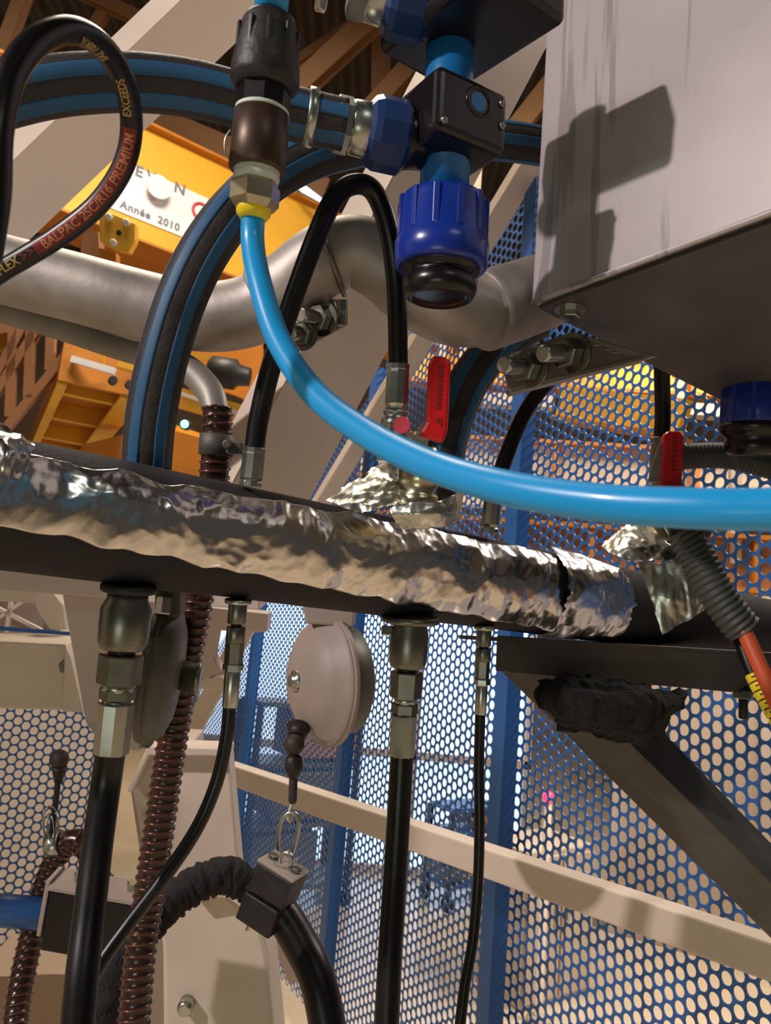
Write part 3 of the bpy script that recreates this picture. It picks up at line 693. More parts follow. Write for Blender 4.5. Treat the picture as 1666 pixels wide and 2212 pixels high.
#==================================================================== PRINTED HYDRAULIC HOSE LOOP
hp = PL([(-70, 640, .64), (0, 588, .635), (60, 552, .63), (130, 508, .625), (210, 443, .62), (265, 362, .61), (284, 280, .60), (272, 188, .575), (228, 108, .54), (160, 66, .505), (85, 86, .475), (25, 160, .455), (-4, 280, .44), (-10, 420, .44), (-30, 560, .44)])
hs = Thing('hydraulic_hose', 'glossy black looped hose with red and gold printing at upper left', 'hose', hp[3])
hs.part('hose_body', tube(hp, 0.0084, 24, 12), M_RUB)
hpath = resample(spline(hp, 24), 0.001)
def hose_text(s, s0, size, material, lab, r=0.0088, off=0.0, band=None):
    if band:
        L = band; tv, tf = [], []
        nx, ny = 80, 8
        for i in range(nx + 1):
            for j in range(ny + 1): tv.append(V((L * i / nx, -size / 2 + size * j / ny, 0)))
        for i in range(nx):
            for j in range(ny): tf.append([i * (ny + 1) + j, i * (ny + 1) + j + 1, (i + 1) * (ny + 1) + j + 1, (i + 1) * (ny + 1) + j])
    else:
        tv, tf = text2d(s, size, 1.0, size * 0.02)
        tv = [V((q.x, q.y - size * 0.34, 0)) for q in tv]
    out = []
    for q in tv:
        x = (s0 + q.x) / 0.001; i = int(max(0, min(len(hpath) - 2, x))); u = x - i
        c = hpath[i].lerp(hpath[i + 1], u); t = (hpath[min(i + 3, len(hpath) - 1)] - hpath[max(i - 3, 0)]).normalized()
        n = (CAM - c); n = (n - t * n.dot(t)).normalized(); sd = n.cross(t)
        ph = (q.y + off) / r
        out.append(c + n * (r * math.cos(ph)) + sd * (r * math.sin(ph)))
    return hs.part('print', (out, tf, True), material, lab)
def s_at(px, py):
    best = min(range(len(hpath)), key=lambda i: ((hpath[i] - CAM).normalized() - ray(px, py).normalized()).length); return best * 0.001
sA, sB = s_at(62, 551), s_at(284, 268)
hose_text('', s_at(84, 537), 0.0098, M_HRED, 'dark red printed band', r=0.00858, off=0.0012, band=sB - s_at(84, 537))
hose_text('BALPAC 2SC/R16 PREMIUM', s_at(99, 527), 0.0098, M_ORT, 'words BALPAC 2SC/R16 PREMIUM', off=0.0012)
hose_text('>>>', s_at(54, 556), 0.0115, M_HRED, 'red chevrons', off=0.0012)
hose_text('BALFLEX', s_at(46, 560) - 0.036, 0.0096, M_GOLD, 'word BALFLEX', off=0.0012)
hose_text('EXCEEDS', s_at(284, 243), 0.0085, M_GOLD, 'word EXCEEDS', off=0.003)
hose_text('SAE 100R16', s_at(219, 108), 0.0075, M_GOLD, 'words SAE 100R16', off=0.0055)

#==================================================================== STRIPED WATER HOSES
def water_hose(ctrl, r, lab, stripes, k=10):
    pts = PL(ctrl); path = spline(pts, k)
    t = Thing('water_hose', lab, 'hose', pts[0])
    t.part('hose_body', sweep(frames(path), lambda i, th: r, 28), M_RUBG)
    for (a0, a1) in stripes: t.part('stripe', stripe(path, r, math.radians(a0), math.radians(a1)), M_STRIPE, 'blue stripe')
    return t
water_hose([(-120, 250, .68), (-20, 218, .69), (80, 193, .70), (180, 180, .715), (300, 178, .735), (420, 192, .755), (540, 222, .775), (640, 247, .79), (745, 271, .80)], 0.0255,
    'black hose with blue stripes arching across behind the looped hose', [(-42, -12), (20, 52), (100, 125), (-125, -100)])
water_hose([(316, 1010, .86), (326, 900, .85), (350, 780, .845), (388, 655, .845), (440, 545, .85), (510, 450, .865), (600, 372, .89), (720, 322, .93), (880, 300, 1.0), (1040, 300, 1.06), (1180, 318, 1.13), (1330, 345, 1.24)], 0.0262,
    'thick black hose with blue stripes rising from the foil pipe', [(-48, -20), (14, 42), (88, 112), (-120, -95)])
water_hose([(1160, 690, 1.2), (1080, 742, 1.17), (1010, 830, 1.14), (965, 950, 1.12), (948, 1090, 1.10)], 0.030,
    'dark blue striped hose dropping behind the red valve handle', [(-40, -10), (30, 60)])

#==================================================================== BLACK MANIFOLD
md = .82; mp_ = md / FPX
ma, mb = P(975, 60, md + .02), P(950, 640, md); mx_ = (mb - ma).normalized(); ML = (mb - ma).length
def mt_(py): return (py - 60) / 580.0 * ML
mf = Thing('water_manifold', 'blue pipe with black saddle clamps and a royal blue end cap', 'manifold', mb)
mf.part('pipe', lathe(ma, mb, [(mt_(-60), 53 * mp_), (mt_(440), 54 * mp_)], 32), M_PIPEB, 'blue plastic pipe')
cp = mf.part('end_cap', lathe(ma, mb, [(mt_(432), 80 * mp_), (mt_(436), 90 * mp_), (mt_(448), 95 * mp_), (mt_(528), 99 * mp_), (mt_(533), 103 * mp_), (mt_(578), 100 * mp_), (mt_(584), 94 * mp_)], 40), M_CAPB, 'royal blue ribbed cap nut')
xm = (CAM - ma); xm = (xm - mx_ * xm.dot(mx_)).normalized(); ym = mx_.cross(xm)
for i in range(12):
    th = 2 * math.pi * (i + .3) / 12; rd = xm * math.cos(th) + ym * math.sin(th)
    mf.part('grip_rib', obox(ma + mx_ * mt_(482) + rd * 96 * mp_, mx_, rd, mx_.cross(rd), 88 * mp_, 8 * mp_, 14 * mp_, 2.5 * mp_), M_CAPB, parent=cp)
mf.part('end_plug', lathe(ma, mb, [(mt_(574), 86 * mp_), (mt_(588), 84 * mp_), (mt_(592), 72 * mp_), (mt_(604), 72 * mp_), (mt_(609), 81 * mp_), (mt_(630), 79 * mp_), (mt_(644), 72 * mp_), (mt_(648), 62 * mp_), (mt_(640), 54 * mp_)], 36), M_PLAS, 'glossy black stepped plug')
# lower saddle clamp block: axis of the face follows the foil pipe direction
def saddle(top_px, w_px, h_px, dpt, yaw, lab):
    c = P(top_px[0], top_px[1], md); ex = az(yaw); ez = -mx_; ex = (ex - ez * ex.dot(ez)).normalized(); ey = ez.cross(ex)
    o = mf.part('saddle_clamp', obox(c, ex, ey, ez, w_px * mp_, dpt * mp_, h_px * mp_, 16 * mp_, 3), M_PLAS, lab)
    return o, c, ex, ey, ez
o, c, ex, ey, ez = saddle((972, 276), 185, 138, 165, 58, 'black block clamped round the blue pipe')
fr_ = -ey if (-ey).dot(CAM - c) > 0 else ey
q = c + fr_ * 82 * mp_ + ex * 12 * mp_ + ez * 22 * mp_
mf.part('boss_ring', tube([q + (ex * math.cos(a * math.pi / 6) + ez * math.sin(a * math.pi / 6)) * 30 * mp_ for a in range(12)], 4 * mp_, 8, 3, True), M_PLAS, parent=o)
mf.part('sight_hole', lathe(q - fr_ * 4 * mp_, q + fr_, [(0, 22 * mp_), (5.5 * mp_, 20 * mp_)], 24), M_PIPEB, 'blue pipe showing through round hole', parent=o)
for (u, w_) in ((76, -8), (74, 40), (-74, -48)):
    b_ = c + fr_ * 82 * mp_ + ex * u * mp_ + ez * w_ * mp_; mf.part('bolt', lathe(b_ - fr_ * .004, b_ + fr_, [(0, 8 * mp_), (5 * mp_ + .004, 8 * mp_), (7 * mp_ + .004, 5 * mp_)], 14), M_STEELD, parent=o)
q = P(1047, 372, md - .03)
o2, c2, ex2, ey2, ez2 = saddle((1015, 28), 340, 120, 235, -38, 'upper black block clamped round the blue pipe')
b_ = c2 - ex2 * 120 * mp_ + ez2 * 10 * mp_ - ey2 * 0 if (c2 - ex2 * .1 - CAM).length < (c2 + ex2 * .1 - CAM).length else c2 + ex2 * 120 * mp_ + ez2 * 10 * mp_; mf.part('steel_tab', obox(b_, ex2, ey2, ez2, 90 * mp_, 14 * mp_, 44 * mp_, 3 * mp_), M_GALVD)
# branch necks and blue coupling nuts
def branch(a, b, lab):
    L = (b - a).length; ax = (b - a).normalized(); s_ = .80 / FPX
    def pr(l): return [(L * u, r * s_) for u, r in l]
    cpn = Thing('hose_coupling', lab, 'coupling', a)
    cpn.part('clamp_band', lathe(a, b, pr([(.10, 55), (.11, 60), (.17, 60), (.18, 55)]), 28), M_STEEL, 'steel band')
    cpn.part('hex_nut', lathe(a, b, pr([(.32, 52), (.34, 60), (.44, 60), (.46, 54)]), 6, False, .3), M_STEEL)
    cpn.part('ferrule', lathe(a, b, pr([(.44, 52), (.46, 56), (.60, 58), (.62, 52)]), 28), M_STEEL)
    cpn.part('coupling_nut', lathe(a, b, pr([(.57, 56), (.61, 72), (.66, 78), (.86, 78), (.90, 66)]), 10, False, .2), M_NUTB, 'dark blue faceted nut')
    cpn.part('neck', lathe(a, b, pr([(.86, 60), (.90, 64), (.96, 60), (1.05, 56)]), 24), M_PLAS)
    return cpn
branch(P(632, 245, .79), P(905, 308, .82), 'steel and dark blue coupling joining striped hose to lower black clamp')
branch(P(660, -55, .79), P(950, 30, .82), 'steel and dark blue coupling cut off by the top edge')

#==================================================================== SHEET METAL BOX
k0 = P(1147, 655, .97); e1 = az(180 - 38.0); e1 = V((math.sin(math.radians(38)), -math.cos(math.radians(38)), 0)); e2 = V((e1.y * -1, e1.x, 0))
bx = Thing('sheet_metal_box', 'large grey sheet metal box with drip stains at upper right', 'box', k0)
bx.part('body', obox(k0 + e1 * .36 + e2 * .25 + Z * .40, e1, e2, Z, .72, .50, .80, .004), M_BOX)
bx.part('lip', tube([k0 - Z * .001 - e2 * .0015 + e1 * .004, k0 + e1 * .36 - Z * .001 - e2 * .0015, k0 + e1 * .71 - Z * .001 - e2 * .0015], .0032, 10), M_BOX, 'rolled bottom edge')
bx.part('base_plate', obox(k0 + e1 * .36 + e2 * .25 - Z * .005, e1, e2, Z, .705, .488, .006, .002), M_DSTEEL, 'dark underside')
q = hit(1232, 668, k0 - Z * .008, Z)
bo = bx.part('bolt', hexn(q + Z * .001, q - Z * .012, .0125, .001, .5), M_STEEL)
bx.part('washer', lathe(q + Z * .001, q - Z, [(0, .019), (.0025, .019)], 24), M_STEELD, parent=bo)

#==================================================================== GALVANISED PIPE
gp = Thing('galvanised_pipe', 'bent galvanised pipe running behind the hoses from left edge', 'pipe', P(430, 685, 1.02))
gpc = PL([(-120, 545, 1.02), (0, 580, 1.02), (150, 618, 1.02), (300, 658, 1.02), (400, 680, 1.02), (480, 684, 1.015), (560, 664, 1.01), (630, 615, 1.0), (700, 562, .99), (770, 545, .985), (835, 578, .985), (895, 630, .99), (970, 668, 1.0), (1050, 672, 1.02), (1140, 640, 1.06), (1290, 585, 1.20)])
gp.part('pipe_run', tube(gpc, .0445, 36, 10), M_GALV)
gp.part('socket', tube([P(1042, 674, 1.017), P(1140, 642, 1.06), P(1300, 586, 1.20)], .0515, 36, 6), M_GALV, 'wider pipe socket')
for t_, r_ in (((572, 655, 1.005), (560, 664, 1.01)),):
    a, b = P(*t_[:3]), P(566, 660, 1.008)
    ax = (P(630, 615, 1.0) - P(560, 664, 1.01)).normalized()
    gp.part('weld_ring', lathe(a, a + ax, [(0, .0445), (.003, .0475), (.006, .0475), (.009, .0445)], 36), M_GALV)
ax = (P(760, 546, .987) - P(690, 570, .99)).normalized()
a = P(718, 556, .988); x = (CAM - a); x = (x - ax * x.dot(ax)).normalized(); y = ax.cross(x)
gp.part('clamp_ring', tube([a + (x * math.cos(i * math.pi / 8) + y * math.sin(i * math.pi / 8)) * .0475 for i in range(16)], .0035, 10, 3, True), M_STEELD)
single('drain_pipe', tube(PL([(-120, 630, 1.1), (0, 668, 1.09), (120, 702, 1.08), (250, 745, 1.07), (340, 772, 1.05), (405, 797, 1.03), (452, 845, 1.0), (468, 895, .985)]), [.0188, .0188, .0188, .0186, .018, .0165], 24, 10), M_GALVD, 'thin grey pipe curving down into the brown ribbed hose', 'pipe')

def stud(thing, base, tip, r, parent=None):
    L = (tip - base).length; pr = []
    nth = 9
    b_ = thing.part('bolt', lathe(base, tip, [(0, r)] + [q for i in range(nth) for q in ((L * (.35 + .6 * i / nth), r), (L * (.35 + .6 * (i + .5) / nth), r * .88))] + [(L * .97, r), (L, r * .8)], 18), M_STEEL)
    ax = (tip - base).normalized()
    thing.part('nut', hexn(base + ax * L * .12, base + ax * L * .42, r * 1.75, .001), M_STEELD, parent=b_)
    thing.part('washer', lathe(base, tip, [(L * .02, r * 2.3), (L * .10, r * 2.3)], 24), M_STEELD, parent=b_)
k1 = Thing('pipe_bracket', 'small steel bracket with two bolts under the pipe bend', 'bracket', P(690, 700, 1.0))
k1.part('plate', slab([(575, 728, .98), (712, 646, 1.0), (752, 646, 1.02), (751, 700, 1.02), (738, 708, 1.02), (596, 786, .98)], 1.0, .005, .001), M_PLATE)
k1.part('slotted_lug', slab([(712, 644, .985), (722, 646, .985), (734, 690, .985), (738, 646, .985), (748, 648, .985), (746, 704, .985), (728, 702, .985)], .985, .008, .001), M_STEELD)
stud(k1, P(702, 690, .99), P(650, 680, .95), .0095); stud(k1, P(655, 720, .985), P(626, 718, .955), .0095)
k2 = Thing('pipe_bracket', 'long steel bracket with two threaded bolts under the sheet metal box', 'bracket', P(1230, 780, .98))
k2.part('plate', slab([(1085, 782, .97), (1105, 762, .975), (1238, 716, .98), (1420, 770, .98), (1380, 782, .98), (1112, 848, .965), (1098, 842, .965)], .97, .006, .0015), M_PLATE)
k2.part('flange', slab([(1098, 838, .964), (1395, 768, .978), (1398, 776, .978), (1106, 850, .964)], .96, .03, .001), M_PLATE)
stud(k2, P(1150, 795, .965), P(1088, 788, .915), .0105); stud(k2, P(1242, 762, .97), P(1172, 764, .915), .0105)
for (x, y) in ((1290, 745), (1315, 755), (1330, 762)): k2.part('weld_spot', obox(P(x, y, .972), RT, UP, FW, 14 * .97 / FPX, 4 * .97 / FPX, .002, .0005), M_STEEL)

#==================================================================== THIN HOSES WITH FERRULES
def ferrule(t, a, b, r, hexr=None):
    L = (b - a).length
    return t.part('ferrule', lathe(a, b, [(0, r * .9), (.001, r), (L * .12, r), (L * .13, r * .97), (L * .18, r), (L * .8, r * 1.02), (L * .86, r * .86), (L * .9, r * 1.0), (L, r)], 10, False), M_STEEL, 'crimped steel ferrule')
h1 = Thing('hydraulic_hose', 'thin black hose bent into a hairpin above the foil pipe', 'hose', P(540, 1030, .87))
h1.part('hose_body', tube(PL([(548, 985, .87), (560, 900, .87), (588, 785, .865), (632, 650, .86), (680, 520, .855), (722, 430, .855), (765, 398, .86), (808, 415, .87), (840, 500, .88), (856, 620, .895), (861, 800, .905)]), .0112, 20, 12), M_RUB)
ferrule(h1, P(550, 966, .87), P(541, 1050, .87), .0128)
ferrule(h1, P(861, 786, .905), P(855, 895, .905), .0135)
a, b = P(856, 885, .905), P(852, 940, .905); L = (b - a).length
h1.part('swivel_collar', lathe(a, b, [(0, .0135), (L * .15, .015), (L * .25, .013), (L * .35, .0165), (L * .6, .017), (L, .017)], 18), M_STEEL)
h1.part('hex_nut', hexn(P(853, 915, .905), P(848, 1000, .905), .019), M_STEEL)
q = P(868, 918, .887); h1.part('paint_mark', lathe(q, q - FW, [(-.003, .010), (.0012, .0095)], 16), M_INKR, 'red paint mark')
h2 = Thing('hydraulic_hose', 'black hose slanting behind the long steel bracket', 'hose', P(1062, 1130, 1.1))
h2.part('hose_body', tube(PL([(1270, 760, 1.2), (1195, 815, 1.16), (1135, 890, 1.13), (1092, 990, 1.11), (1066, 1075, 1.1)]), .0112, 18, 10), M_RUB)
ferrule(h2, P(1066, 1062, 1.1), P(1057, 1150, 1.1), .0125)
h3 = Thing('hydraulic_hose', 'straight black hose hanging beside the far red valve handle', 'hose', P(1420, 1000, 1.28))
h3.part('hose_body', tube(PL([(1428, 700, 1.28), (1430, 800, 1.28), (1432, 900, 1.28), (1428, 955, 1.28)]), .0128, 18, 6), M_RUB)
ferrule(h3, P(1426, 945, 1.28), P(1418, 1060, 1.28), .0135)

#==================================================================== VALVES
def valve(base_px, d, handle, lab, labm, marks, thick=.016):
    t = Thing('ball_valve', lab, 'valve', P(*base_px, d))
    a, b = P(base_px[0] + 5, base_px[1] - 75, d), P(base_px[0] - 4, base_px[1] + 55, d); L = (b - a).length
    t.part('body', lathe(a, b, [(0, .018), (L * .1, .021), (L * .2, .021), (L * .25, .017), (L * .4, .026), (L * .6, .026), (L * .75, .018), (L * .8, .024), (L, .024)], 20), M_BRASS, 'brass valve body')
    hd = t.part('handle', slab(handle, d - .03, thick, .0035, None), M_RED, labm)
    t.part('lever', slab([(handle[-2][0] - 30, handle[-2][1] + 40), (handle[-1][0] - 12, handle[-1][1] + 5), (handle[-1][0] + 10, handle[-1][1] - 20), (handle[-2][0] + 20, handle[-2][1] + 40)], d - .022, .003), M_STEEL)
    for mk in marks: t.part('embossed_mark', obox(P(mk[0], mk[1], d - .0305), RT, UP, FW, mk[2] * d / FPX, mk[3] * d / FPX, .0012), M_HRED, parent=hd)
    return t
mk = [(954 - i * 0.8, 790 + i * 10, 9, 6) for i in range(10)] + [(945, 908, 3, 10), (953, 912, 3, 16)]
valve((905, 1040), .93, [(926, 782), (936, 767), (964, 770), (975, 782), (968, 930), (958, 957), (903, 943), (921, 912)], 'ball valve with bright red handle standing on the foil wrapped pipe', 'red vinyl grip', mk)
mk = [(1460 - i * 0.6, 945 + i * 10, 8, 5) for i in range(8)]
valve((1450, 1120), 1.24, [(1436, 940), (1444, 931), (1470, 931), (1479, 942), (1474, 1060), (1428, 1060), (1430, 1000), (1434, 960)], 'ball valve with dark red handle near the right edge', 'dark red vinyl grip', mk)

#==================================================================== BROWN RIBBED HOSES
def ribbed(ctrl, r, pitch, amp, lab, material=M_BROWN, ribm=M_RIB, cat='hose'):
    pts = PL(ctrl); per = 8
    fr, msh, rf = corr(pts, r, pitch, amp * .35, 22, .2, 10, per)
    t = Thing('ribbed_hose', lab, cat, pts[-1]); t.part('hose_body', msh, material)
    t.part('spiral_rib', helix_rib(fr, r + amp * .3, pitch, per, amp * .8), ribm, 'raised copper coloured spiral'); return t
rh = ribbed([(470, 880, .985), (468, 950, .985), (462, 1035, .99), (448, 1150, 1.0), (430, 1285, 1.0), (404, 1420, 1.0), (372, 1600, 1.0), (342, 1800, .99), (318, 1960, .98), (300, 2080, .96), (285, 2260, .94)], .0178, .0112, .0024, 'long brown ribbed hose hanging past the foil wrapped pipe')
a, b = P(470, 938, .985), P(466, 985, .985); L = (b - a).length
rc = rh.part('hose_clamp', lathe(a, b, [(0, .0195), (.001, .0218), (L - .001, .0218), (L, .0195)], 28), M_DSTEEL, 'dark worm drive clamp')
rh.part('clamp_screw', obox(P(508, 968, .965), RT, UP, FW, 36 * .97 / FPX, 26 * .97 / FPX, .014, .002), M_DSTEEL, parent=rc)
q = P(492, 960, .955); rh.part('clamp_bolt', lathe(q, q - FW, [(-.004, .006), (.004, .006), (.005, .004)], 12), M_DSTEEL, parent=rc)
rh.part('clamp_tail', bar(P(515, 970, .965), P(528, 984, .965), .003, .006, FW), M_STEELD, parent=rc)
rh2 = ribbed([(240, 1960, 1.3), (205, 1870, 1.32), (172, 1818, 1.33), (135, 1830, 1.33), (105, 1890, 1.32), (80, 1975, 1.30), (55, 2080, 1.27), (38, 2170, 1.24), (28, 2270, 1.2)], .0185, .0135, .0026, 'brown ribbed hose arching down at the bottom left corner')
hg = Thing('hanging_wire', 'short cable with brown ball and wire loops above the left ribbed hose', 'wire', P(125, 1650, 1.33))
hg.part('ball', sphere(P(128, 1640, 1.33), .016), M_BALL); hg.part('collar', lathe(P(128, 1655, 1.33), P(126, 1690, 1.33), [(0, .013), (.012, .010), (.027, .007)], 14), M_MOTOR)
hg.part('cable', tube(PL([(126, 1680, 1.33), (120, 1740, 1.33), (112, 1800, 1.33)]), .005, 10), M_MOTOR)
for i in range(4):
    cx, cy = 112 + random.uniform(-8, 8), 1775 + i * 6
    hg.part('wire_loop', tube([P(cx + 16 * math.cos(q * math.pi / 4) * (1 - i * .1), cy + 34 * math.sin(q * math.pi / 4), 1.32 + .01 * math.sin(q + i)) for q in range(8)], .0012, 6, 4, True), M_STEEL)
hg.part('hose_strap', lathe(P(105, 1828, 1.33), P(135, 1822, 1.33), [(0, .022), (.001, .0235), (.022, .0235), (.023, .022)], 24), M_STEEL)

#==================================================================== HANGING COUPLINGS AND HOSES BELOW THE PIPE
def chain(t, a, b, d, spec):
    # spec: (name, py0, py1, width px top, width px bottom, sides, material, label)
    y0, y1 = a[1], b[1]; A, B = P(a[0], a[1], d), P(b[0], b[1], d); ax = (B - A).normalized(); LL = (B - A).length
    for nm, p0, p1_, w0, w1, n, mm, lab in spec:
        s0, s1 = (p0 - y0) / (y1 - y0) * LL, (p1_ - y0) / (y1 - y0) * LL; k = d / FPX / 2; ch = min(.0015, (s1 - s0) * .15)
        if n == 0:     # barrel
            pr = [(s0, w0 * k * .93), (s0 + (s1 - s0) * .12, w0 * k * .93), (s0 + (s1 - s0) * .3, w1 * k * .99), (s0 + (s1 - s0) * .6, w1 * k), (s0 + (s1 - s0) * .88, w1 * k * .97), (s0 + (s1 - s0) * .97, w1 * k * .9), (s1, w1 * k * .8)]; n = 32
        else: pr = [(s0, w0 * k * .92), (s0 + ch, w0 * k), (s1 - ch, w1 * k), (s1, w1 * k * .92)]
        t.part(nm, lathe(A, B, pr, n, None if n != 6 else False, .5 if n == 6 else 0), mm, lab)
c1 = Thing('hanging_hose', 'thickest black hose hanging on a dark steel quick coupling at left', 'hose', P(278, 1275, .80))
chain(c1, (278, 1272), (240, 1625), .80, [('flange', 1262, 1280, 118, 118, 28, M_PLASM, None), ('coupling_sleeve', 1278, 1402, 92, 108, 0, M_STEELD, 'barrel shaped dark steel sleeve'), ('neck', 1398, 1424, 56, 56, 20, M_MOTOR, None), ('hex_body', 1412, 1478, 94, 94, 6, M_STEELD, None), ('thread', 1476, 1492, 68, 68, 20, M_STEEL, None), ('hex_nut', 1484, 1511, 76, 76, 6, M_STEELD, None), ('thread', 1509, 1520, 60, 60, 20, M_STEEL, None), ('ferrule', 1515, 1626, 80, 78, 10, M_STEEL, 'long crimped steel ferrule')])
c1.part('hose_body', tube(PL([(241, 1610, .80), (228, 1700, .80), (210, 1830, .78), (192, 1980, .75), (176, 2120, .72), (160, 2300, .69)]), .0152, 22, 8), M_RUB)
c2_ = Thing('hanging_hose', 'thick black hose hanging straight down from centre steel coupling', 'hose', P(887, 1335, 1.0))
chain(c2_, (887, 1335), (868, 1632), 1.0, [('flange', 1330, 1345, 128, 128, 28, M_STEELD, None), ('coupling_sleeve', 1338, 1442, 78, 84, 0, M_STEELD, 'barrel shaped dark steel sleeve'), ('neck', 1440, 1458, 42, 42, 20, M_MOTOR, None), ('hex_body', 1450, 1508, 70, 68, 6, M_STEELD, None), ('thread', 1505, 1520, 48, 48, 20, M_STEEL, None), ('hex_nut', 1518, 1542, 58, 58, 6, M_STEELD, None), ('ferrule', 1542, 1632, 58, 58, 10, M_STEEL, 'long crimped steel ferrule')])
c2_.part('hose_body', tube(PL([(869, 1620, 1.0), (862, 1750, .99), (853, 1900, .97), (843, 2060, .94), (832, 2290, .90)]), .0148, 22, 8), M_RUB)
q = P(838, 1352, 1.0); c2_.part('bolt', hexn(q, q - Z * .012, .008), M_STEEL)
c3 = Thing('hanging_hose', 'thin black hose curving from left steel nipple to the bottom left', 'hose', P(515, 1300, .87))
chain(c3, (515, 1296), (497, 1526), .87, [('flange', 1294, 1304, 58, 58, 24, M_STEEL, None), ('socket', 1302, 1347, 40, 40, 24, M_STEELD, None), ('neck', 1345, 1358, 22, 22, 16, M_MOTOR, None), ('collar', 1353, 1388, 41, 41, 24, M_STEELD, None), ('hex_body', 1386, 1434, 41, 40, 6, M_STEELD, None), ('hex_nut', 1433, 1448, 45, 45, 6, M_STEEL, None), ('ferrule', 1449, 1527, 35, 34, 24, M_STEEL, 'crimped steel ferrule')])
c3.part('hose_body', tube(PL([(497, 1515, .87), (490, 1590, .87), (468, 1690, .87), (425, 1790, .86), (355, 1895, .84), (275, 2000, .82), (215, 2085, .80), (185, 2160, .79), (172, 2300, .78)]), .0075, 18, 10), M_RUB)
c4 = Thing('hanging_hose', 'thinnest black hose hanging from right steel nipple', 'hose', P(1047, 1350, 1.09))
chain(c4, (1047, 1350), (1038, 1545), 1.09, [('flange', 1350, 1360, 46, 46, 24, M_STEEL, None), ('socket', 1357, 1396, 32, 32, 24, M_STEELD, None), ('neck', 1394, 1404, 20, 20, 16, M_MOTOR, None), ('collar', 1400, 1428, 33, 33, 24, M_STEELD, None), ('hex_body', 1426, 1466, 31, 30, 6, M_STEELD, None), ('hex_nut', 1465, 1480, 34, 34, 6, M_STEEL, None), ('ferrule', 1480, 1543, 26, 25, 24, M_STEEL, 'crimped steel ferrule')])
c4.part('hose_body', tube(PL([(1038, 1535, 1.09), (1035, 1650, 1.09), (1036, 1780, 1.08), (1033, 1900, 1.07), (1022, 2030, 1.05), (1003, 2140, 1.03), (985, 2300, 1.0)]), .0073, 18, 8), M_RUB)

#==================================================================== TOOL BALANCERS
bl = Thing('tool_balancer', 'round pinkish grey spring balancer hanging below the pipe, centre', 'balancer', P(700, 1600, 1.3))
dax = (-RT * .86 - FW * .50 + UP * .07).normalized(); q0 = P(706, 1468, 1.32); kq = 1.3 / FPX
bl.part('cover', lathe(q0, q0 + dax, [(0, 140 * kq), (.008, 140 * kq), (.010, 130 * kq), (.030, 118 * kq), (.046, 84 * kq), (.054, 46 * kq), (.056, 22 * kq)], 44), M_BALG)
bl.part('drum', lathe(q0 - dax * .05, q0, [(0, 100 * kq), (.008, 116 * kq), (.044, 122 * kq), (.05, 122 * kq)], 44), M_BALD, 'dark rear drum')
bl.part('rim', lathe(q0 - dax * .006, q0 + dax, [(0, 136 * kq), (.001, 143 * kq), (.009, 143 * kq), (.010, 136 * kq)], 44), M_BALG)
q = q0 + dax * .05; bl.part('centre_bolt', lathe(q, q + dax, [(0, .017), (.010, .017), (.012, .010), (.017, .010)], 18), M_STEEL)
bl.part('top_bracket', slab([(652, 1300), (768, 1310), (765, 1356), (660, 1348)], 1.29, .06, .004), M_BALG)
bl.part('lug', slab([(722, 1560), (742, 1562), (740, 1600), (730, 1614), (718, 1605)], 1.28, .02, .003), M_BALG)
q = P(729, 1592, 1.278); bl.part('lug_hole', lathe(q, q - FW, [(-.004, .006), (.001, .006)], 14), M_MOTOR)
bl.part('rope_outlet', lathe(P(645, 1572, 1.27), P(640, 1598, 1.25), [(0, .020), (.02, .013)], 18), M_MOTOR)
ch_ = Thing('balancer_rope', 'rope with rubber stop ball and snap hook under the centre balancer', 'rope', P(632, 1700, 1.24))
ch_.part('ball', sphere(P(636, 1608, 1.24), .0165), M_BALL)
ch_.part('swivel', lathe(P(635, 1628, 1.24), P(634, 1682, 1.24), [(0, .006), (.006, .013), (.022, .015), (.034, .010), (.04, .006)], 18), M_MOTOR)
ch_.part('sleeve', lathe(P(634, 1680, 1.24), P(632, 1735, 1.24), [(0, .006), (.003, .007), (.036, .007), (.04, .005)], 14), M_RUBG)
ch_.part('rope_loop', tube(PL([(633, 1730, 1.24), (626, 1750, 1.238), (622, 1768, 1.236), (628, 1775, 1.24), (632, 1755, 1.242), (635, 1732, 1.24)]), .0022, 8, 6), M_CREAM)
ch_.part('snap_hook', tube(PL([(624, 1756, 1.236), (606, 1778, 1.236), (601, 1815, 1.236), (603, 1848, 1.236), (613, 1860, 1.236), (628, 1850, 1.236), (640, 1812, 1.236), (646, 1780, 1.236), (640, 1760, 1.236)]), .0035, 12, 6, True), M_STEEL, 'steel carabiner')
bl2 = Thing('tool_balancer', 'dark grey balancer seen edge on between left hose and ribbed hose', 'balancer', P(340, 1600, .93))
kq = .93 / FPX; q0 = P(340, 1452, .93); dax = (RT * .97 - UP * .15 + FW * .12).normalized()
bl2.part('cover', lathe(q0, q0 + dax, [(0, 150 * kq), (.004, 152 * kq), (.007, 148 * kq), (.018, 132 * kq), (.025, 100 * kq), (.028, 50 * kq)], 44), M_BALD)
bl2.part('back_plate', lathe(q0 - dax * .010, q0, [(0, 146 * kq), (.002, 150 * kq), (.010, 150 * kq)], 44), M_BALD)
bl2.part('hub', lathe(q0 + dax * .020, q0 + dax, [(0, 32 * kq), (.024, 32 * kq), (.026, 36 * kq), (.029, 36 * kq), (.031, 28 * kq)], 24), M_STEELD)
bl2.part('top_lug', obox(P(368, 1300, .91), RT, UP, FW, 52 * kq, 60 * kq, .03, .003), M_BALD)
q = P(356, 1300, .89); bl2.part('bolt', hexn(q + Z * .006, q - Z * .014, .0095), M_STEEL)
bl2.part('foot_lug', slab([(308, 1590), (322, 1575), (322, 1618), (296, 1616)], .92, .02, .002), M_BALD)

